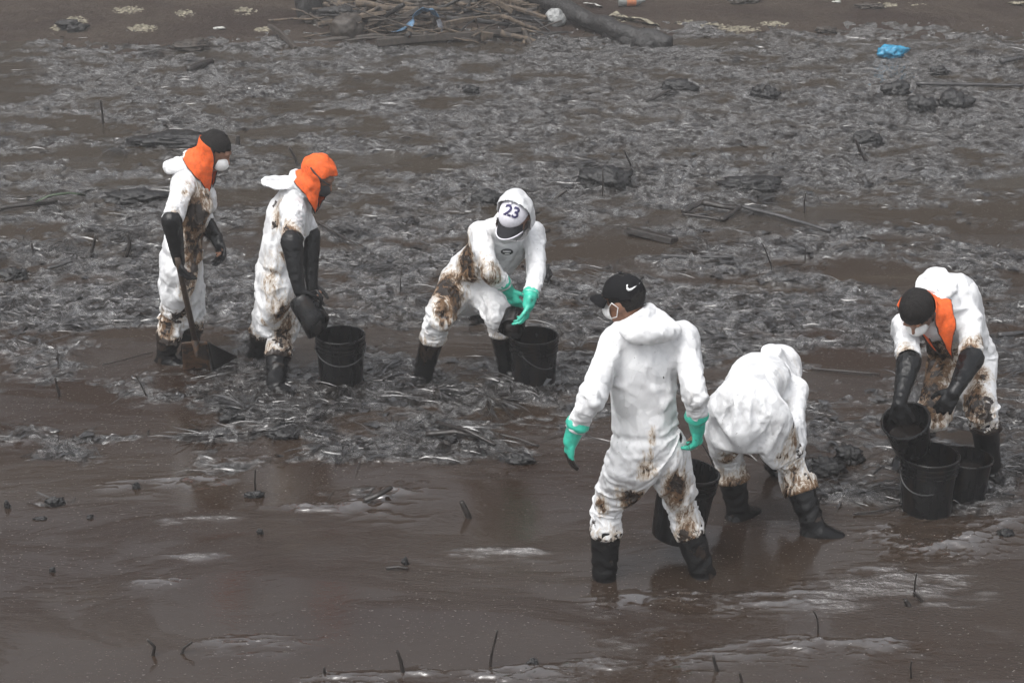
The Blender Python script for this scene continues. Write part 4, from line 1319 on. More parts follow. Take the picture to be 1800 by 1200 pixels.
def decal(name, polys, objs, mat, parent, lift=0.003):
    """flat print laid on the cloth: polygons given as places in the photograph, pressed onto the surface below"""
    tree = bvh_of(objs)
    V, F = [], []
    for poly in polys:
        ids = []
        for px, py in poly:
            d = Vector(ray(px, py)).normalized()
            hit, nrm, _, _ = tree.ray_cast(Vector((0, 0, CAM_H)), d)
            if hit is None: break
            if nrm.dot(d) > 0: nrm = -nrm
            ids.append(len(V)); V.append(tuple(hit+nrm*lift))
        else:
            F.append(tuple(ids))
    if not F: print('DECAL MISSED', name, len(V)); return None
    o = link(name, mesh_from(name, V, F), mat, parent)
    m = o.modifiers.new('thick', 'SOLIDIFY'); m.thickness = 0.0015; m.offset = 1
    return o

def text_polys(txt, px, py, h, ang, mirror=1, squash=1.0):
    """outline of lettering as small quads in the photograph's plane"""
    cu = bpy.data.curves.new('t', 'FONT'); cu.body = txt; cu.size = 1; cu.resolution_u = 3; cu.offset = 0.025
    cu.align_x = 'CENTER'; cu.align_y = 'CENTER'
    o = bpy.data.objects.new('t', cu); COL.objects.link(o)
    dg = bpy.context.evaluated_depsgraph_get(); dg.update()
    me = o.evaluated_get(dg).to_mesh()
    V, F = np_mesh(me)
    o.evaluated_get(dg).to_mesh_clear()
    bpy.data.objects.remove(o, do_unlink=True); bpy.data.curves.remove(cu)
    ca, sa = math.cos(ang), math.sin(ang)
    P = [(px+h*(x*ca*squash-y*sa), py-h*(x*sa*squash+y*ca)) for x, y, _ in V]
    return [[P[i] for i in f] for f in F]

def dress_heads(made):
    # shovel worker
    root, J, fr, body = made['shovel']; c = J['head']; HR, HF, HU = fr
    hair(root, c, fr, 0.0, 0.97)
    mask(root, c, fr, MAT['mask'], loops=False)
    neck_cloth(root, c, fr, J['neck']+np.array((0.035, -0.01, -0.0)), 84, 172, -0.02, 0.10, 0.040, 1.05, seed=1)
    folded_hood(root, J['neck'], J['head']-J['neck'], (-1, 0, -0.25), (0, 0, 1), 0.115, 0.15, 0.045, (0.01, 0, 0.045), 1)
    # scoop worker
    root, J, fr, body = made['scoop']; c = J['head']; HR, HF, HU = fr
    mask(root, c, fr, MAT['maskdark'], loops=False)
    neck_cloth(root, c, fr, J['neck']+np.array((0.045, -0.01, 0.0)), 104, 172, -0.02, 0.07, 0.045, 1.02, dome=True, seed=2)
    folded_hood(root, J['neck'], J['head']-J['neck'], (-1, 0.05, 0.06), (0, 0, 1), 0.13, 0.19, 0.020, (0.02, 0, 0.03), 2)
    # white cap worker
    root, J, fr, body = made['white cap']; c = J['head']; HR, HF, HU = fr
    hair(root, c, fr, -0.02, 0.90)
    worn_hood(root, c, fr, J['neck'], 0.012, None, 0.98, 3)
    cp = cap(root, c+HF*0.02, fr, MAT['capwhite'], MAT['lens'], 'white cap with number and dark brim', MAT['capwhite'])
    decal('number', text_polys('23', 900, 373, 27, R(-18)), [cp], MAT['print_navy'], cp)
    P = PEOPLE['white cap']
    decal('chest_logo', [[(891+11*math.cos(a), 442+5.5*math.sin(a)) for a in np.linspace(0, 2*math.pi, 15)[:-1]]], [P['suit']], MAT['print_dark'], P['suit'], 0.004)
    decal('logo_lettering', [[(884, 440), (898, 440), (898, 442), (884, 442)], [(887, 444), (896, 444), (896, 445.5), (887, 445.5)]], [P['suit']], MAT['print_white'], P['suit'], 0.007)
    # black cap worker
    root, J, fr, body = made['black cap']; c = J['head']; HR, HF, HU = fr
    hair(root, c, fr, -0.02, 0.92)
    cp = cap(root, c, fr, MAT['capblack'], MAT['capblack'], 'faded black baseball cap with white tick mark')
    mask(root, c, fr, MAT['mask'])
    sw = [(1101, 501), (1104, 500), (1103, 505), (1106, 507.5), (1112, 505.5), (1125, 497), (1116, 505), (1109, 510.5), (1104, 511.5), (1101, 508)]
    tri = [[sw[0], sw[1], sw[2], sw[9]], [sw[9], sw[2], sw[3], sw[8]], [sw[8], sw[3], sw[4], sw[7]], [sw[7], sw[4], sw[5], sw[6]]]
    decal('tick_mark', tri, [cp], MAT['print_white'], cp)
    folded_hood(root, J['neck'], J['head']-J['neck'], (0.30, -1, -0.22), (0.1, -0.3, 1), 0.150, 0.14, 0.050, (0.025, 0, 0.02), 4)
    # bent worker
    root, J, fr, body = made['bent']; c = J['head']; HR, HF, HU = fr
    hair(root, c, fr, -0.02)
    worn_hood(root, c, fr, J['neck'], 0.03, aty(1356, 622, 8.26)-c, 1.05, 5)
    # pouring worker
    root, J, fr, body = made['pouring']; c = J['head']; HR, HF, HU = fr
    hair(root, c, fr, -0.01)
    mask(root, c, fr, MAT['mask'], loops=False)
    neck_cloth(root, c, fr, J['neck']+np.array((0.02, -0.06, -0.05)), 88, 160, -0.02, 0.16, 0.03, 1.05, seed=6)
    folded_hood(root, J['neck'], J['head']-J['neck'], (0.1, 0.8, 0.75), (-0.2, -0.5, 0.6), 0.11, 0.15, 0.045, (0.02, 0.0, 0.02), 6)
    P = PEOPLE['pouring']
    decal('chest_logo', [[(1660, 592), (1666, 584), (1677, 581), (1679, 585), (1672, 594), (1663, 597)]], [P['suit']], MAT['print_dark'], P['suit'], 0.004)
    decal('logo_lettering', [[(1664, 589), (1673, 585.5), (1673.5, 587), (1664.5, 590.5)]], [P['suit']], MAT['print_white'], P['suit'], 0.007)

MADE = {}
for key_, P_ in PEOPLE.items():
    MADE[key_] = make_person(P_)
sim_run()
dress_heads(MADE)

# ------------------------------------------------------------------ tools, buckets and debris
def m_bucket():
    t = NT('oil-smeared black plastic')
    co = t.coord()
    n = t.noise(t.coord((1, 1, 0.3)), 16, 5, 0.65, 0.6)
    c = t.mix(t.sstep(n, 0.50, 0.72), (0.0062, 0.0062, 0.0066), (0.017, 0.0115, 0.0085))
    o = t.sstep(t.noise(co, 11, 4, 0.6, 0.8), 0.735, 0.76)
    c = t.mix(t.math('MULTIPLY', o, 0.8), c, (0.30, 0.10, 0.025))
    return t.pbr(c, t.math('ADD', 0.16, t.math('MULTIPLY', n, 0.25)), 1.32, t.bump(n, 0.35, 0.006))
MAT['bucket'] = m_bucket()
MAT['wire'] = m_plain('oily handle wire', (0.05, 0.05, 0.052), 0.3, 0.2, 60, 0.5)
MAT['sludge'] = m_plain('oil sludge', (0.016, 0.012, 0.010), 0.16, 0.9, 26, 0.4, ior=1.6, bdist=0.02)
MAT['bark'] = m_plain('oiled driftwood', (0.024, 0.019, 0.016), 0.32, 0.7, 34, 0.6, bdist=0.012)
MAT['wetwood'] = m_plain('grey oiled board', (0.045, 0.043, 0.043), 0.26, 0.4, 24, 0.5, bdist=0.008)
MAT['drywood'] = m_plain('weathered driftwood', (0.115, 0.085, 0.058), 0.75, 0.6, 26, 0.6, bdist=0.012, dirt=(0.50, (0.030, 0.024, 0.020)))
MAT['darkwood'] = m_plain('dark wet driftwood', (0.046, 0.036, 0.028), 0.6, 0.6, 22, 0.6, bdist=0.012)
MAT['log'] = m_plain('blackened log bark', (0.018, 0.016, 0.015), 0.5, 0.9, 18, 0.6, bdist=0.03)
MAT['lump'] = m_plain('oil-coated sheet', (0.011, 0.0105, 0.0105), 0.30, 0.8, 34, 0.5, ior=1.5, bdist=0.02)
MAT['bluebag'] = m_plain('blue plastic film', (0.035, 0.33, 0.56), 0.22, 0.5, 36, 0.45, bdist=0.02, Transmission_Weight=0.25)
MAT['bluetarp'] = m_plain('faded blue tarpaulin', (0.10, 0.21, 0.34), 0.5, 0.5, 20, 0.6, bdist=0.02, dirt=(0.55, (0.06, 0.055, 0.05)))
MAT['whitebag'] = m_plain('dirty white plastic film', (0.34, 0.345, 0.34), 0.35, 0.7, 22, 0.5, bdist=0.03)
MAT['greyrag'] = m_plain('grey rag', (0.13, 0.14, 0.16), 0.7, 0.6, 20, 0.5, bdist=0.02)
MAT['paper'] = m_plain('pale scrap', (0.42, 0.42, 0.39), 0.6, 0.3, 30, 0.3)
MAT['cloth'] = m_plain('cream foam', (0.25, 0.225, 0.165), 0.8, 0.8, 24, 0.5, bdist=0.03, dirt=(0.55, (0.07, 0.055, 0.04)))
MAT['rust'] = m_plain('rusty oiled steel', (0.10, 0.052, 0.026), 0.42, 0.5, 22, 0.6, bdist=0.008, dirt=(0.50, (0.018, 0.013, 0.011)))
MAT['steel'] = m_plain('oil-black steel', (0.012, 0.0115, 0.011), 0.30, 0.3, 26, 0.5)
MAT['handle'] = m_plain('oil-brown wooden handle', (0.055, 0.034, 0.020), 0.5, 0.5, 60, 0.5)
MAT['bottle'] = m_plain('cloudy clear plastic', (0.32, 0.33, 0.32), 0.25, 0.3, 20, 0.3, Transmission_Weight=0.4)
MAT['orangelabel'] = m_plain('faded orange label', (0.45, 0.16, 0.07), 0.6, 0.2, 30, 0.3)
MAT['greenleaf'] = m_plain('oil-stained green leaf', (0.045, 0.075, 0.035), 0.4, 0.4, 30, 0.5)

def lathe(mb, prof, o, ax, n=36):
    X, Y, Z = ax
    V, F = [], []
    for r, z in prof:
        for k in range(n):
            a = 2*math.pi*k/n
            V.append(o+X*(r*math.cos(a))+Y*(r*math.sin(a))+Z*z)
    for i in range(len(prof)-1):
        for k in range(n):
            k2 = (k+1) % n
            F.append((i*n+k, i*n+k2, (i+1)*n+k2, (i+1)*n+k))
    mb.add(V, F)

def bucket(label, base, axis=(0, 0, 1), rt=0.147, rb=0.130, h=0.36, ribs=3, fill=0.25, bail=None, tip=0.0, group='black oil buckets', lugdir=(1, 0, 0)):
    """pail: ribbed wall, rolled rim, wire bail with lugs, sludge inside. bail = direction the wire hangs or is pulled in"""
    base = np.asarray(base, float)
    root = empty('bucket', base); tag(root, label, 'bucket', group)
    Z, X, Y = frame_for(axis, lugdir)
    Y = np.cross(Z, X)
    r = lambda z: rb+(rt-rb)*z/h
    out = [(0.001, 0.0), (rb*0.97, 0.0), (rb, 0.006)]
    zs = [0.12*h, 0.4*h, 0.62*h]
    for z in zs: out.append((r(z), z))
    if ribs:
        z0 = h*0.74
        for k in range(ribs):
            z = z0+k*0.026
            out += [(r(z), z), (r(z)+0.0075, z+0.003), (r(z)+0.0075, z+0.010), (r(z), z+0.013)]
    out += [(r(h)-0.0, h-0.012), (r(h)+0.008, h-0.010), (r(h)+0.009, h-0.002), (r(h)+0.004, h+0.002), (r(h)-0.003, h)]
    out += [(r(h*0.6)-0.004, h*0.6), (rb-0.004, 0.012), (0.001, 0.010)]
    mb = MB(); lathe(mb, out, base, (X, Y, Z), 40)
    body = mb.build('wall', MAT['bucket'], root)
    body.modifiers.new('e', 'EDGE_SPLIT').split_angle = R(50)
    if fill:
        # sludge lies level even when the pail is tilted
        zc = h*fill
        mb = MB(); V, F = [], []
        n, m = 32, 6
        c = base+Z*zc
        up = np.array((0, 0, 1.0)); tilt = up/max(0.35, up@Z)
        for i in range(m+1):
            rr = (r(zc)-0.007)*i/m
            for k in range(n):
                a = 2*math.pi*k/n
                p = c+X*rr*math.cos(a)+Y*rr*math.sin(a)
                # slide along the wall axis until level
                p = p-Z*((p-c)@up)/max(0.35, Z@up)*tip
                p = p+Z*0.012*(vnoise(np.array([p*28]))[0]-0.5)
                V.append(p)
        for i in range(m):
            for k in range(n):
                k2 = (k+1) % n
                F.append((i*n+k, i*n+k2, (i+1)*n+k2, (i+1)*n+k))
        mb.add(V, F); mb.build('sludge', MAT['sludge'], root)
    if bail is not None:
        bd = norm(bail)
        hz = h*0.80
        mb = MB(); pts = []
        Ro = r(hz)+0.012
        for a in np.linspace(-math.pi/2, math.pi/2, 19):
            pts.append(base+Z*hz+X*Ro*math.sin(a)+bd*(Ro*1.12)*math.cos(a)+Y*0.0)
        mb.tube(pts, 0.0034, 6)
        w = mb.build('handle', MAT['wire'], root)
        for s in (-1, 1):
            MB().ell(base+Z*hz+X*s*(r(hz)+0.008), 0.010, 0.016, 0.016, (X, Y, Z), 12, 8).build('lug', MAT['bucket'], root)
    return root

def bsink(px, py, z=-0.05): return gnd(px, py)+np.array((0, 0, z))
bucket('black bucket beside the two workers in orange, wire hanging down', bsink(600, 668), (0.01, 0, 1), 0.149, 0.130, 0.355, bail=(0.2, -0.9, -0.45), lugdir=(0.9, 0.3, 0), fill=0.62)
bucket('black bucket being filled in front of the worker in white cap', bsink(938, 672), (0, 0, 1), 0.147, 0.130, 0.365, bail=(0.75, -0.6, -0.75), lugdir=(0.5, 0.8, 0), fill=0.5)
bucket('tall black bucket standing in front of the pouring worker', bsink(1628, 893), (-0.02, 0, 1), 0.147, 0.128, 0.365, bail=(-0.2, -0.85, -0.55), lugdir=(1, 0.1, 0), fill=0.6)
bucket('smooth black bucket half hidden behind the tall bucket', bsink(1694, 868), (0, 0, 1), 0.128, 0.105, 0.27, ribs=0, fill=0.7)
b_ax = norm((-0.30, -0.38, 0.86))
b_rim = aty(1592, 738, 8.02)
bucket('black bucket tilted in the gloved hands of the pouring worker', b_rim-b_ax*0.22, b_ax, 0.120, 0.096, 0.22, ribs=0, fill=0.45, tip=0.6)
b_ax = norm((0.14, 0.03, 1.0))
b_top = aty(1212, 826, 7.52)
bucket('black bucket carried at the side of the worker in black cap', b_top-b_ax*0.36, b_ax, 0.146, 0.128, 0.36, fill=0.3)
bucket('small black tub standing behind the legs of the white cap worker', bsink(848, 560), (0, 0.03, 1), 0.088, 0.085, 0.21, ribs=0, fill=0.3)
# the wire of the carried bucket runs up to the hand
def carried_wire():
    rt_ = [o for o in COL.objects if o.get('label', '').startswith('black bucket carried')][0]
    hand = MADE['black cap'][1]['wriR']+np.array((0.0, 0.02, -0.085))
    top = b_top-b_ax*0.07
    X = norm((1, 0.25, -0.12))
    pts = [top+X*0.158, top+X*0.150+np.array((0, 0, 0.05)), top+X*0.09+(hand-top)*0.62, hand+X*0.02, hand-X*0.02, top-X*0.09+(hand-top)*0.62, top-X*0.150+np.array((0, 0, 0.05)), top-X*0.158]
    MB().tube(pts, 0.0032, 6).build('handle', MAT['wire'], rt_)
    for s in (-1, 1):
        MB().ell(top+X*0.153*s, 0.010, 0.016, 0.016, None, 12, 8).build('lug', MAT['bucket'], rt_)
carried_wire()

def scoop(label, grip, mouth, up, r=0.075, L=0.22, lump=True):
    """jug with its top cut away: open barrel, floor, carrying handle"""
    grip, mouth = np.asarray(grip, float), np.asarray(mouth, float)
    root = empty('scoop', grip); tag(root, label, 'scoop', 'cut-down jugs used as scoops')
    Z = norm(mouth-grip); up = np.asarray(up, float); X = norm(up-Z*(up@Z)); Y = np.cross(Z, X)
    prof = [(0.001, 0), (r*0.82, 0), (r*0.95, 0.012), (r, 0.05), (r*1.03, L*0.6), (r*1.08, L)]
    prof += [(q*0.95, z+(0.006 if z < 0.02 else 0)) for q, z in reversed(prof)]
    mb = MB(); lathe(mb, prof, grip, (X, Y, Z), 28)
    V = np.array(mb.V)
    # the mouth is cut on a slant
    zz = (V-grip)@Z; xx = (V-grip)@X
    V = V-np.outer(np.clip(zz/L-0.5, 0, 1)*np.clip(xx/r+0.3, 0, 1.3)*0.09, Z)
    V = V+norm_rows(V-grip)*((fnoise(V*16, 2)-0.5)*0.016)[:, None]
    link('barrel', mesh_from('barrel', V, mb.F), MAT['bucket'], root)
    pts = [grip+X*r*0.9+Z*0.02, grip+X*(r+0.045)+Z*0.03, grip+X*(r+0.05)+Z*0.08, grip+X*r*0.98+Z*0.12]
    MB().tube(pts, 0.010, 8).build('handle', MAT['bucket'], root)
    if lump:
        mb = MB().ell(grip+Z*L*0.55-X*r*0.25, r*0.75, r*0.8, L*0.42, (X, Y, Z), 20, 12)
        V = np.array(mb.V); V = V+norm_rows(V-grip)*((fnoise(V*30, 3)-0.5)*0.03)[:, None]
        link('sludge', mesh_from('sludge', V, mb.F), MAT['sludge'], root)
    return root
wR = MADE['scoop'][1]['wriR']
sy = wR[1]
scoop('black scoop tipped towards the bucket by the orange-hooded worker', aty(527, 520, sy+0.03), aty(562, 578, sy-0.04), (0.7, -0.3, 0.6), 0.078, 0.24)
wR = MADE['white cap'][1]['wriR']
scoop('oil-filled black jug held in the green gloves over the bucket', aty(908, 545, 9.44), aty(898, 580, 9.36), (0.2, -0.5, 0.6), 0.070, 0.15)

def shovel():
    hand = MADE['shovel'][1]['wriR']+np.array((0.005, -0.01, -0.07))
    foot = aty(344, 602, 9.80)
    top = hand+norm(hand-foot)*0.10
    root = empty('shovel', gnd(345, 640)); tag(root, 'rusty square shovel held upright by the leftmost worker', 'shovel')
    MB().tube([top, hand, (hand+foot)/2, foot], [0.017, 0.018, 0.018, 0.020], 10).build('shaft', MAT['handle'], root)
    # dished blade standing on its edge, turned half away
    def plate(name, mat, quad, dish, nu=9, nv=8, th=0.006):
        A, B, C, D = [np.asarray(q, float) for q in quad]
        V, F = [], []
        nr = norm(np.cross(B-A, D-A))
        for j in range(nv):
            for i in range(nu):
                u, v = i/(nu-1), j/(nv-1)
                p = (A*(1-u)+B*u)*(1-v)+(D*(1-u)+C*u)*v
                V.append(p+nr*dish*(1-(2*u-1)**2)*(0.4+0.6*v)+nr*0.004*(vnoise(np.array([p*20]))[0]-0.5))
        for j in range(nv-1):
            for i in range(nu-1):
                F.append((j*nu+i, j*nu+i+1, (j+1)*nu+i+1, (j+1)*nu+i))
        o = link(name, mesh_from(name, V, F), mat, root)
        m = o.modifiers.new('t', 'SOLIDIFY'); m.thickness = th
        return o
    y0 = 9.78
    bl = plate('blade', MAT['rust'], (aty(319, 602, y0), aty(364, 600, y0), gnd(372, 656, -0.03), gnd(322, 655, -0.03)), 0.02)
    sp = plate('blade_side', MAT['steel'], (aty(364, 600, y0+0.002), aty(372, 604, y0+0.06), gnd(418, 629, 0.0)+np.array((0, 0, 0.01)), gnd(373, 656, -0.03)), 0.012)
    sp.parent = bl; sp.matrix_parent_inverse = Matrix()
    MB().cap(foot-norm(hand-foot)*-0.02, aty(346, 625, y0-0.012), 0.024, 0.012, n=12).build('socket', MAT['rust'], root)
shovel()

# ---- sticks, boards, lumps -------------------------------------------------------------
def wobble(pts, n, amp, seed):
    pts = np.array(pts, float); k = len(pts)-1
    out = []
    for i in range(n+1):
        t = i/n*k; j = min(int(t), k-1); f = t-j
        out.append(pts[j]*(1-f)+pts[j+1]*f)
    out = np.array(out)
    nz = np.stack([fnoise(out*5+seed+q*9.1, 2)-0.5 for q in range(3)], 1)
    return out+nz*amp*2

def stick(name, label, px, r, mat='bark', cat='stick', group='oiled sticks in the slick', amp=0.012, taper=0.5, flat=1.0, lift=None, seed=0, knot=True):
    """px = places in the photograph: the first is where it meets the oil, the others stand above it (lift=None) or lie on the oil (lift=height)"""
    if lift is None:
        b = gnd(*px[0]); pts = [b-np.array((0, 0, 0.05))]+[aty(q[0], q[1], b[1]+(q[2] if len(q) > 2 else 0)) for q in px]
        pts[1] = b
    else:
        pts = [gnd(q[0], q[1], q[2] if len(q) > 2 else lift) for q in px]
    W = wobble(pts, max(6, 4*len(pts)), amp, seed)
    n = len(W)
    rs = [r*(1-(1-taper)*i/(n-1))*(0.85+0.3*vnoise(np.array([W[i]*14+seed]))[0]) for i in range(n)]
    mb = MB().tube(W, rs, 8, True, flat, (0.2, -0.5, 1))
    o = mb.build(name, MAT[mat])
    tag(o, label, cat, group)
    return o

STICKS = [
 # standing, given by foot and tip
 ('thin bent stick standing in brown water below the scoop worker', [(448, 868), (447, 845), (448, 822)], 0.007),
 ('short forked twig standing at the lower left of the slick', [(268, 1150), (272, 1135), (258, 1122)], 0.010),
 ('dark curved twig beside the forked twig at lower left', [(318, 1148), (322, 1138), (337, 1128)], 0.010),
 ('slender upright stick at the bottom edge left of the walking worker', [(862, 1170), (866, 1135), (873, 1106)], 0.009),
 ('knobbed dark root at the bottom edge rising from a fold of oil', [(708, 1185), (703, 1160), (697, 1143)], 0.011),
 ('small black peg at the bottom edge left of the knobbed root', [(572, 1187), (570, 1178), (571, 1172)], 0.010),
 ('round wooden stub slanting out of the open brown water', [(822, 908), (817, 896), (811, 882)], 0.021),
 ('thin reddish reed standing in the lower right water', [(1438, 1112), (1437, 1086), (1430, 1070)], 0.006),
 ('short reed at the bottom edge, lower right', [(1602, 1190), (1602, 1172), (1604, 1162)], 0.006),
 ('black pod-shaped stick at the bottom edge right of centre', [(1259, 1178), (1256, 1166), (1254, 1154)], 0.013),
 ('small black tip poking out at the bottom right of centre', [(1301, 1196), (1299, 1188), (1298, 1183)], 0.009),
 ('paired thin reeds standing beyond the lower right ripples', [(1609, 1048), (1610, 1022), (1612, 1006)], 0.006),
 ('short leaning stick near the paired reeds', [(1622, 1056), (1612, 1046), (1605, 1040)], 0.010),
 ('blunt black stub near the paired reeds', [(1596, 1064), (1592, 1058), (1590, 1054)], 0.016),
 ('twig standing in a tuft at the left, left of the shovel', [(105, 696), (101, 680), (98, 664)], 0.012),
 ('thin twig leaning right between the tuft and the shovel', [(257, 696), (248, 678), (236, 657)], 0.007),
 ('hair-thin reed standing left of the leftmost worker', [(103, 645), (103, 625), (101, 605)], 0.004),
 ('thick black peg standing beside the leftmost worker', [(160, 445), (165, 428), (168, 412)], 0.018),
 ('hooked black stick standing left of the leftmost worker', [(218, 458), (228, 430), (225, 410)], 0.020),
 ('thin black peg near the left edge beyond the lumps', [(60, 442), (58, 434), (56, 426)], 0.013),
 ('dark stake standing far off at upper left', [(181, 214), (179, 195), (176, 176)], 0.017),
 ('short square post standing behind the leftmost worker', [(418, 256), (418, 247), (418, 238)], 0.030),
 ('black stick leaning behind the orange-hooded worker', [(524, 292), (516, 275), (507, 258)], 0.018),
 ('reed standing between the scoop worker and the white cap worker', [(703, 512), (704, 490), (707, 468)], 0.006),
 ('pale hanging strip standing before the big black bag', [(1060, 344), (1060, 318), (1059, 296)], 0.009),
 ('curved dark stalk arching beside the big black bag', [(1112, 308), (1107, 284), (1097, 262)], 0.013),
 ('short leaning board end left of the big black bag', [(975, 352), (984, 342), (996, 334)], 0.022),
 ('stout stick leaning in the mats at upper right', [(1522, 282), (1512, 262), (1503, 242)], 0.022),
 ('thin stalk with branching top in the mats at right', [(1414, 372), (1413, 352), (1416, 338)], 0.010),
 ('thin reed standing in the pale sandy water', [(1414, 460), (1415, 446), (1416, 432)], 0.006),
 ('slim reed standing left of the pale sandy water', [(1357, 472), (1350, 448), (1342, 428)], 0.008),
 ('short stick standing in the centre of the mats', [(1342, 172), (1340, 160), (1346, 148)], 0.016),
 ('thin stake standing right of the shovel worker, far off', [(702, 243), (712, 240), (722, 241)], 0.014),
]
for i_, (lb, px, r_) in enumerate(STICKS):
    stick('stick', lb, px, r_, amp=0.010, seed=i_*3.7, taper=0.55)

LYING = [
 ('long straight pole lying across the mats right of centre', [(1302, 362, 0.05), (1380, 382, 0.04), (1458, 407, 0.02)], 0.022, 'wetwood'),
 ('dark bar of a broken frame, upper side', [(1235, 356, 0.06), (1270, 362, 0.06), (1302, 366, 0.04)], 0.028, 'bark'),
 ('dark bar of a broken frame, slanting left end', [(1200, 374, 0.02), (1218, 364, 0.04), (1236, 356, 0.06)], 0.024, 'bark'),
 ('dark bar of a broken frame, lower right side', [(1268, 386, 0.02), (1285, 376, 0.03), (1300, 366, 0.04)], 0.024, 'bark'),
 ('thin rod of the broken frame, lower side', [(1200, 376, 0.02), (1235, 381, 0.02), (1268, 386, 0.02)], 0.012, 'bark'),
 ('flat grey bar floating behind the worker in black cap', [(1162, 449, 0.02), (1230, 451, 0.02), (1290, 452, 0.02)], 0.018, 'wetwood'),
 ('long dark stick lying at the far right edge', [(1610, 146, 0.03), (1700, 148, 0.03), (1800, 150, 0.03)], 0.024, 'wetwood'),
 ('short grey plank at the far right edge, below the blue bag', [(1760, 108, 0.05), (1800, 100, 0.05)], 0.040, 'wetwood'),
 ('black stick slanting through the mats at upper centre', [(1130, 180, 0.02), (1150, 172, 0.05), (1176, 158, 0.10)], 0.022, 'bark'),
 ('black branch lying in the kelp heap at centre, upper', [(768, 742, 0.02), (820, 756, 0.07), (872, 782, 0.02)], 0.014, 'bark'),
 ('black branch lying in the kelp heap at centre, lower', [(750, 762, 0.03), (800, 758, 0.05), (850, 770, 0.02)], 0.017, 'bark'),
 ('thin black branch end in the kelp heap, right', [(880, 764, 0.03), (910, 770, 0.03), (948, 784, 0.0)], 0.008, 'bark'),
 ('black jagged branch lying over the bright oil fold', [(640, 880, 0.02), (664, 870, 0.05), (690, 856, 0.06)], 0.018, 'bark'),
 ('twig lying in open water right of the oil folds', [(678, 997, 0.012), (700, 995, 0.02), (718, 998, 0.01)], 0.009, 'bark'),
 ('black pole lying in the water right of the bent worker', [(1480, 778, 0.06), (1497, 795, 0.05), (1510, 806, 0.02)], 0.014, 'bark'),
 ('thin black cane lying right of the bent worker', [(1425, 648, 0.02), (1470, 652, 0.02), (1545, 656, 0.02)], 0.009, 'bark'),
 ('pale stick floating behind the pouring worker', [(1755, 588, 0.02), (1800, 584, 0.02)], 0.020, 'wetwood'),
 ('black cane in the water at the left edge', [(0, 366, 0.03), (50, 360, 0.03), (100, 352, 0.03)], 0.022, 'bark'),
 ('long straight twig floating left of the leftmost worker', [(180, 640, 0.02), (215, 633, 0.015), (268, 620, 0.012)], 0.005, 'bark'),
 ('dark plank end between the two orange workers, far behind', [(330, 122, 0.05), (352, 114, 0.06), (372, 106, 0.06)], 0.045, 'bark'),
 ('pale driftwood stick lying at the left among the lumps', [(84, 472, 0.03), (106, 466, 0.04), (128, 458, 0.05)], 0.014, 'wetwood'),
 ('thin bent branch lying above the white cap worker', [(560, 395, 0.02), (595, 412, 0.05), (640, 438, 0.02)], 0.010, 'bark'),
 ('thin black twig lying left of the bottom right folds', [(1500, 902, 0.01), (1545, 898, 0.015), (1590, 888, 0.01)], 0.006, 'bark'),
]
for i_, (lb, px, r_, mt) in enumerate(LYING):
    stick('driftwood', lb, px, r_, mt, 'driftwood', 'driftwood lying in the slick', 0.010, 0.75, 0.8, lift=0.03, seed=i_*5.1+2)

def lump(name, label, px, py, sx, sy, h, mat='lump', cat='lump', group=None, seed=0, sink=0.3, rough=0.45, sub=4, tilt=0.0, z0=0.0):
    """crumpled body: a wrinkled, creased shell lying in the oil; sizes in metres"""
    bm = bmesh.new()
    bmesh.ops.create_icosphere(bm, subdivisions=sub, radius=1.0)
    V = np.array([v.co[:] for v in bm.verts]); F = [tuple(v.index for v in f.verts) for f in bm.faces]
    bm.free()
    d1 = fnoise(V*1.3+seed*3.3, 3)-0.5
    d2 = np.abs(fnoise(V*2.6+seed*1.7, 3)-0.5)
    d3 = np.abs(fnoise(V*6.0+seed*2.1, 3)-0.5)
    V = V*(1+rough*(1.6*d1-1.5*d2-1.1*d3))[:, None]
    V = V*np.array((sx, sy, h))
    ca, sa = math.cos(seed*1.3), math.sin(seed*1.3)
    if tilt: V[:, 2] += V[:, 0]*tilt
    c = gnd(px, py, z0)
    V = V+c+np.array((0, 0, h*(1-2*sink)))
    o = link(name, mesh_from(name, V, F), MAT[mat])
    tag(o, label, cat, group)
    return o

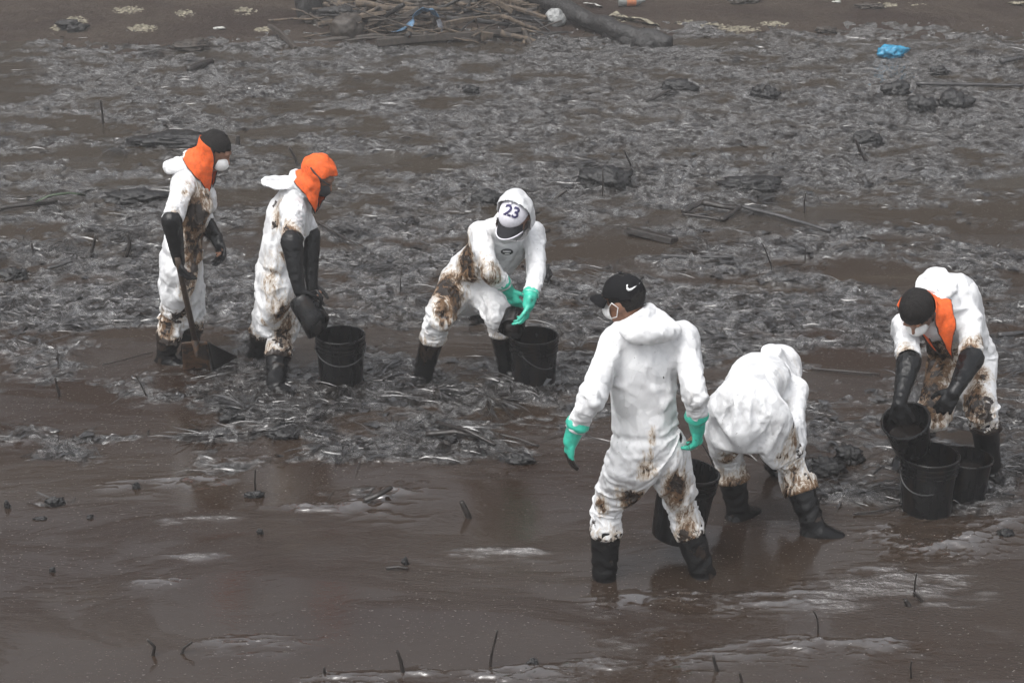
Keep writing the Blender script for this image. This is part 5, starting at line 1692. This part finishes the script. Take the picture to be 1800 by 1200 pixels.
LUMPS = [
 ('big crumpled black bag heaped in the mats behind the white cap', 1066, 326, 0.26, 0.20, 0.16, 'bag'),
 ('round black lump behind the head of the white cap worker', 852, 356, 0.15, 0.12, 0.10, 'bag'),
 ('dark dome-shaped lump beside the black cap worker, far behind', 956, 497, 0.07, 0.06, 0.09, 'lump'),
 ('oily crumpled bag at upper right, nearest of three lumps', 1622, 196, 0.18, 0.16, 0.15, 'bag'),
 ('oily crumpled bag at upper right, farthest of three lumps', 1572, 164, 0.17, 0.15, 0.13, 'bag'),
 ('oily round bag at upper right, right one of three lumps', 1676, 190, 0.19, 0.16, 0.16, 'bag'),
 ('flat pale-topped lump below the blue plastic bag', 1650, 130, 0.12, 0.08, 0.07, 'lump'),
 ('small dome-shaped stone in the far mats above centre', 825, 164, 0.11, 0.09, 0.08, 'stone'),
 ('dark round disc-like lump at the left edge', 28, 488, 0.12, 0.10, 0.07, 'lump'),
 ('long oily hump behind the leftmost worker', 235, 350, 0.28, 0.14, 0.08, 'lump'),
 ('wide oily mound of weed behind the shovel worker', 300, 250, 0.40, 0.25, 0.09, 'lump'),
 ('wet black lump gleaming beside the bent worker', 1455, 826, 0.12, 0.10, 0.07, 'lump'),
 ('black rounded lump right of the bent worker', 1490, 808, 0.10, 0.09, 0.06, 'lump'),
 ('gleaming oily clump left of the middle of the picture', 500, 768, 0.12, 0.06, 0.045, 'lump'),
 ('dark crumpled scrap in the water below the shovel', 408, 740, 0.075, 0.05, 0.045, 'lump'),
 ('small oily tuft right of the kelp heap', 915, 812, 0.09, 0.05, 0.04, 'lump'),
 ('small pointed oily clump in open water at left', 240, 858, 0.030, 0.022, 0.030, 'lump'),
 ('spiky oily clump at left near the edge', 96, 884, 0.055, 0.035, 0.030, 'lump'),
 ('little oily clump left of the spiky clump', 70, 912, 0.040, 0.02, 0.012, 'lump'),
 ('little oily knob in open water at left', 158, 910, 0.022, 0.016, 0.016, 'lump'),
 ('little white-edged knob at the left edge', 13, 893, 0.018, 0.014, 0.035, 'lump'),
 ('tiny oily knob in the lower left water', 92, 1004, 0.020, 0.014, 0.018, 'lump'),
 ('oily mound of film around the thin bent stick', 448, 872, 0.06, 0.035, 0.028, 'lump'),
 ('small oily knob below the thin bent stick', 458, 938, 0.020, 0.016, 0.026, 'lump'),
 ('oily knob on the floating twig in open water', 713, 992, 0.022, 0.016, 0.030, 'lump'),
 ('oily knot of leaves on the bottom fold right of the slender stick', 935, 1168, 0.035, 0.02, 0.026, 'lump'),
 ('oily knot of weed at the far right of the lower folds', 1765, 940, 0.055, 0.04, 0.030, 'lump'),
 ('upturned black scrap in the mats behind the walking worker', 1125, 548, 0.10, 0.05, 0.05, 'lump'),
 ('pointed sheet of oily plastic standing in the upper right mats', 1525, 252, 0.16, 0.10, 0.12, 'bag'),
 ('oily heap of leaves in the mats above the flat grey bar', 1320, 330, 0.30, 0.18, 0.09, 'lump'),
 ('oily wad of sheet above the worker with the shovel', 250, 345, 0.12, 0.1, 0.06, 'lump'),
 ('black lump in the far mats right of centre', 1345, 170, 0.18, 0.14, 0.11, 'lump'),
 ('dark hump in the far mats near the log end', 1195, 160, 0.22, 0.16, 0.12, 'lump'),
]
for i_, (lb, px, py, sx, sy_, h_, cat) in enumerate(LUMPS):
    lump('oily_'+cat, lb, px, py, sx*0.95, sy_*0.9, h_*(0.8 if sx > 0.1 else 1), 'lump', cat, 'oil-coated lumps in the slick', i_*1.9+1, 0.32, 0.85 if sx < 0.13 else 0.65, 4)

def plank(name, label, a, b, w, th, mat, roll=0.3, cat='plank', group='timber in the debris heap', bow=0.0):
    """sawn board between two world points"""
    a, b = np.asarray(a, float), np.asarray(b, float)
    Z, X, Y = frame_for(b-a, (math.sin(roll), 0.2, math.cos(roll)))
    n = 7; V, F = [], []
    for i in range(n):
        t = i/(n-1)
        c = a*(1-t)+b*t+X*bow*math.sin(math.pi*t)
        e = 1-0.12*abs(2*t-1)*vnoise(np.array([c*7]))[0]
        for u, v in ((-1, -1), (1, -1), (1, 1), (-1, 1)):
            V.append(c+Y*u*w*e*0.5+X*v*th*0.5)
    for i in range(n-1):
        for k in range(4):
            k2 = (k+1) % 4
            F.append((i*4+k, i*4+k2, i*4+4+k2, i*4+4+k))
    F.append((3, 2, 1, 0)); F.append(tuple((n-1)*4+k for k in range(4)))
    o = link(name, mesh_from(name, V, F, False), MAT[mat])
    m = o.modifiers.new('b', 'BEVEL'); m.width = min(0.006, th*0.3); m.segments = 1
    tag(o, label, cat, group)
    return o
plank('plank', 'short dark board half sunk behind the white cap worker', gnd(1106, 404, 0.03), gnd(1186, 424, 0.01), 0.13, 0.05, 'bark', 0.1, group='boards in the slick')

def bz(p): return np.array((p[0], p[1], float(beach_z(np.array([p[0]]), np.array([p[1]]))[0])))
def onbeach(px, py, up=0.0):
    """point of the beach seen there"""
    z = 0.1
    for _ in range(8):
        g = gnd(px, py, z); z = float(beach_z(np.array([g[0]]), np.array([g[1]]))[0])
    g[2] = z+up
    return g

def raised(px, py, up):
    """point 'up' metres above the beach that is seen at (px, py)"""
    return onbeach(px, py+145*up, up)

def build_logs():
    for lb, px, r in (('long blackened tree trunk lying down the beach at upper centre', [(930, -10, 0.16), (1010, 22, 0.16), (1075, 52, 0.13), (1130, 68, 0.10), (1178, 76, 0.08)], 0.10),
                      ('second dark trunk lying alongside the long one', [(1020, 30, 0.02), (1060, 52, 0.05), (1100, 70, 0.05), (1150, 84, 0.03)], 0.085)):
        W = wobble([raised(a, b, c) for a, b, c in px], 28, 0.05, r*40)
        n = 14; rs = [r*(0.9+0.3*vnoise(np.array([w*2.2]))[0]) for w in W]
        mb = MB().tube(W, rs, n)
        V = np.array(mb.V)
        V = V+np.stack([fnoise(V*9+q, 3)-0.5 for q in range(3)], 1)*0.08
        o = refine(link('log', mesh_from('log', V, mb.F), MAT['log']), 1)
        tag(o, lb, 'log', 'blackened logs on the beach')
    o = lump('stump', 'round dark stump end at the left of the debris heap', 612, 66, 0.22, 0.2, 0.20, 'darkwood', 'stump', None, 5.5, 0.25, 0.25, 4)
    o2 = lump('stump', 'dark broken stump standing at the top left of the heap', 545, 30, 0.18, 0.2, 0.36, 'log', 'stump', None, 8.5, 0.3, 0.35, 4, z0=0.05)
build_logs()

def build_heap():
    """driftwood heap at the top of the beach"""
    rng = np.random.default_rng(23)
    big = [('dark beam lying along the front foot of the debris heap', (662, 76, 0.05), (842, 62, 0.06), 0.12, 0.08, 'darkwood'),
           ('pale split board in the front of the debris heap', (716, 52, 0.10), (758, 64, 0.02), 0.16, 0.05, 'drywood'),
           ('long pale pole slanting down at the right of the heap', (846, -4, 0.32), (900, 22, 0.14), 0.07, 0.06, 'drywood'),
           ('dark board lying flat at the right foot of the heap', (832, 60, 0.06), (912, 54, 0.05), 0.18, 0.06, 'darkwood'),
           ('short upright post in the middle of the heap', (654, 62, 0.0), (655, 38, 0.05), 0.11, 0.08, 'drywood'),
           ('upright dark board under the blue cloth', (762, 52, 0.02), (764, 22, 0.22), 0.12, 0.05, 'darkwood'),
           ('broad brown board on the left shoulder of the heap', (560, 44, 0.12), (680, 24, 0.24), 0.22, 0.05, 'drywood'),
           ('dark slab propped behind the blue cloth', (690, 40, 0.10), (742, 16, 0.28), 0.20, 0.06, 'darkwood'),
           ('short dark block at the front of the heap right of centre', (836, 56, 0.04), (858, 66, 0.04), 0.16, 0.10, 'drywood'),
           ('long thin rail on the right side of the heap', (780, 44, 0.20), (880, 30, 0.14), 0.06, 0.05, 'drywood'),
           ('thin pale lath at the top of the heap', (870, 6, 0.18), (960, 32, 0.10), 0.06, 0.04, 'drywood'),
           ('thin dark pole left of the heap, standing aslant', (520, 86, 0.02), (474, 46, 0.10), 0.05, 0.05, 'darkwood')]
    for lb, a, b, w, th, mt in big:
        plank('plank', lb, raised(*a), raised(*b), w, th, mt, rng.uniform(-0.6, 0.6), bow=rng.uniform(-0.02, 0.03))
    zones = ((600, 'at the left end'), (680, 'left of the blue tarpaulin'), (760, 'under the blue tarpaulin'), (840, 'right of the blue tarpaulin'), (970, 'beside the white bag'))
    def zone(px): return next(t for e, t in zones if px < e)
    kinds = ('drywood', 'darkwood', 'drywood', 'log')
    look = {'drywood': 'pale weathered', 'darkwood': 'dark wet', 'log': 'blackened'}
    for i in range(120):
        px, py = rng.uniform(530, 965), rng.uniform(-4, 70)
        if py > 48 and px < 600: continue
        hgt = max(0.03, 0.34*math.exp(-((px-740)/180)**2)*math.exp(-((py-25)/32)**2))
        c = raised(px, py, rng.uniform(0.02, hgt))
        a = rng.uniform(-0.5, 0.5)+(math.pi/2 if rng.random() < 0.25 else 0); L = rng.uniform(0.12, 0.62)
        d = np.array((math.cos(a), math.sin(a)*0.6, rng.normal(0, 0.25)))*L
        W = wobble([c-d, c, c+d], 8, 0.035, i)
        thick = rng.random() < 0.3
        r = rng.uniform(0.025, 0.045) if thick else rng.uniform(0.008, 0.02)
        mt = kinds[i % 4]
        o = MB().tube(W, [r*(1-0.06*k) for k in range(9)], 7).build('stick', MAT[mt])
        tag(o, '%s %s %s in the driftwood heap %s' % (look[mt], 'thick' if thick else 'thin', 'branch' if thick else 'stick', zone(px)), 'stick', 'sticks in the driftwood heap')
    # rotten bark and dirt the wood lies on
    for i in range(20):
        px, py = rng.uniform(560, 950), rng.uniform(5, 58)
        s = rng.uniform(0.10, 0.22)
        c = onbeach(px, py)
        mt = ('darkwood', 'drywood', 'log')[i % 3]
        lump('bark_clod', '%s clod of bark in the driftwood heap %s' % (look[mt], zone(px)), px, py, s*1.7, s, s*rng.uniform(0.35, 0.7), mt, 'clod', 'clods in the driftwood heap', 30+i*1.7, 0.25, 1.1, 4, z0=c[2])
build_heap()

def sheet(name, label, pts, w, mat, cat, seed=0, crumple=0.05, group=None, n=22, m=10):
    """strip of limp sheet laid over the places pts (world), crumpled"""
    W = wobble(pts, n, 0.03, seed)
    V, F = [], []
    for i, p in enumerate(W):
        d = W[min(i+1, n)]-W[max(i-1, 0)]
        a, s, t = frame_for(d, (0.1, 0.3, 1)); t = np.cross(a, s)
        for j in range(m):
            u = j/(m-1)*2-1
            V.append(p+t*u*w*(0.75+0.4*vnoise(np.array([p*6+j]))[0])-np.array((0, 0, 1))*0.25*w*u*u)
    V = np.array(V)
    V = V+np.stack([fnoise(V*11+seed+q*7, 3)-0.5 for q in range(3)], 1)*crumple*2
    for i in range(n):
        for j in range(m-1):
            F.append((i*m+j, i*m+j+1, (i+1)*m+j+1, (i+1)*m+j))
    o = refine(link(name, mesh_from(name, V, F), MAT[mat]), 1)
    s_ = o.modifiers.new('t', 'SOLIDIFY'); s_.thickness = 0.004
    tag(o, label, cat, group)
    return o
sheet('blue_cloth', 'torn blue tarpaulin strip arched over the driftwood heap', [raised(721, 46, 0.14), raised(729, 28, 0.24), raised(744, 17, 0.32), raised(760, 18, 0.31), raised(772, 30, 0.22)], 0.06, 'bluetarp', 'tarpaulin', 1, 0.04)
sheet('blue_cloth', 'faded blue rag end at the left of the tarpaulin strip', [raised(690, 54, 0.06), raised(706, 50, 0.08), raised(724, 42, 0.12)], 0.06, 'bluetarp', 'rag', 4, 0.04)
sheet('grey_cloth', 'grey rag hanging at the right end of the tarpaulin strip', [raised(777, 62, 0.03), raised(776, 48, 0.12), raised(772, 34, 0.20)], 0.035, 'greyrag', 'rag', 6, 0.03)
lump('plastic_bag', 'round white plastic bag beside the long tree trunk', 977, 44, 0.13, 0.12, 0.13, 'whitebag', 'plastic bag', None, 3.1, 0.2, 0.3, 4, z0=float(onbeach(977, 44)[2]))
lump('plastic_bag', 'crumpled bright blue plastic bag at the edge of the slick', 1568, 104, 0.17, 0.11, 0.09, 'bluebag', 'plastic bag', None, 7.4, 0.12, 0.7, 4)
sheet('paper_scrap', 'white scrap of sheet lying on the beach near the trunk', [onbeach(1028, 10, 0.05), onbeach(1046, 12, 0.06), onbeach(1058, 14, 0.03)], 0.05, 'paper', 'paper', 9, 0.02)
sheet('cream_foam', 'long cream-coloured foam scrap lying above the trunk end', [onbeach(1074, 30, 0.05), onbeach(1100, 36, 0.07), onbeach(1130, 42, 0.06), onbeach(1164, 46, 0.03)], 0.07, 'cloth', 'foam', 12, 0.06)
def bottle():
    p = onbeach(1110, 11, 0.06)
    root = empty('bottle', p); tag(root, 'clear plastic bottle with orange label on the upper beach', 'bottle')
    Z, X, Y = frame_for((1, 0.15, 0.02), (0, 0, 1)); Y = np.cross(Z, X)
    prof = [(0.001, -0.17), (0.055, -0.17), (0.06, -0.15), (0.06, 0.07), (0.045, 0.11), (0.020, 0.14), (0.018, 0.17), (0.001, 0.17)]
    mb = MB(); lathe(mb, prof, p, (X, Y, Z), 20); mb.build('body', MAT['bottle'], root)
    mb = MB(); lathe(mb, [(0.0625, -0.07), (0.0632, -0.06), (0.0632, 0.04), (0.0625, 0.05)], p, (X, Y, Z), 20); mb.build('label_band', MAT['orangelabel'], root)
bottle()

def beach_bits():
    cl = [(130, 52, 0.15, 'log', 'dark rock beside pale foam at the far left beach'), (385, 51, 0.06, 'paper', 'small pale scrap on the beach above the leftmost worker'), (345, 84, 0.20, 'darkwood', 'low brown clod at the waterline above the leftmost worker'),
          (1470, 5, 0.05, 'paper', 'white scrap at the top edge above the slick, right'), (1452, 56, 0.12, 'darkwood', 'low dark clod on the beach left of the blue bag'), (1310, 4, 0.14, 'darkwood', 'low dark clod at the top edge right of the bottle'),
          (1530, 14, 0.13, 'darkwood', 'low dark clod at the top edge above the blue bag'), (386, 75, 0.022, 'paper', 'tiny white scrap at the waterline above the leftmost worker'), (416, 87, 0.03, 'paper', 'tiny white scrap at the waterline left of the heap'),
          (555, 45, 0.02, 'paper', 'tiny white scrap at the foot of the heap'), (1790, 8, 0.09, 'cloth', 'cream clump at the top right corner'), (932, 22, 0.10, 'cloth', 'cream clump in the heap left of the trunk'), (905, 38, 0.12, 'cloth', 'cream clump in the heap beside the white bag')]
    nm = {'log': ('rock', 'rock'), 'paper': ('scrap', 'scrap'), 'darkwood': ('clod', 'clod'), 'cloth': ('foam_clump', 'foam')}
    for i, (px, py, s, mt, lb) in enumerate(cl):
        lump(nm[mt][0], lb, px, py, s*1.5, s, s*(0.35 if mt != 'log' else 0.6), mt, nm[mt][1], None, 60+i*2.3, 0.3, 1.0, 4 if s > 0.09 else 3, z0=float(onbeach(px, py)[2]))
    # dried foam broken into crumbs, lying in drifts
    rng = np.random.default_rng(5)
    V, F = [], []
    for px, py, rx, ry, n in ((135, 36, 22, 9, 60), (225, 18, 30, 8, 90), (250, 50, 28, 8, 90), (100, 50, 12, 6, 30), (325, 24, 18, 8, 40), (460, 52, 20, 5, 30), (340, 80, 28, 6, 40), (1250, 46, 34, 5, 70), (1300, 52, 40, 7, 110), (1360, 42, 30, 5, 50), (1205, 40, 18, 5, 30), (1100, 34, 30, 5, 30), (430, 20, 25, 8, 40), (1570, 10, 60, 6, 30)):
        for k in range(n):
            a, r = rng.uniform(0, 6.28), math.sqrt(rng.random())
            q = onbeach(px+rx*r*math.cos(a), py+ry*r*math.sin(a))
            s = rng.uniform(0.012, 0.06)*(1.15-r)
            b = len(V)
            for u, v, w in ((-1, -0.7, -0.3), (1, -0.6, -0.3), (0.9, 0.8, -0.3), (-0.8, 0.9, -0.3), (-0.3, -0.2, 0.6), (0.4, 0.2, 0.7)):
                V.append(q+np.array((u*1.5, v, w*0.8))*s*rng.uniform(0.7, 1.3))
            F += [(b, b+1, b+5, b+4), (b+1, b+2, b+5), (b+2, b+3, b+4, b+5), (b+3, b, b+4)]
    tag(link('foam_crumbs', mesh_from('foam_crumbs', V, F, False), MAT['cloth']), 'cream crumbs of dried foam in drifts on the beach', 'foam', kind='stuff')
beach_bits()

# one leaf still green
def green_leaf():
    rng = np.random.default_rng(2)
    g = gnd(98, 356, 0.03)
    V, F = ribbons(np.array([g[0]]), np.array([g[1]]), np.array([0.05]), np.array([0.35]), np.array([0.42]), np.array([0.035]), 8, np.array([0.05]), np.array([0.4]), np.array([0.4]), rng)
    o = link('leaf', quads_mesh('leaf', [(V, F)]), MAT['greenleaf'])
    m = o.modifiers.new('t', 'SOLIDIFY'); m.thickness = 0.003
    tag(o, 'single greenish leaf among black weed at the left', 'leaf')
green_leaf()
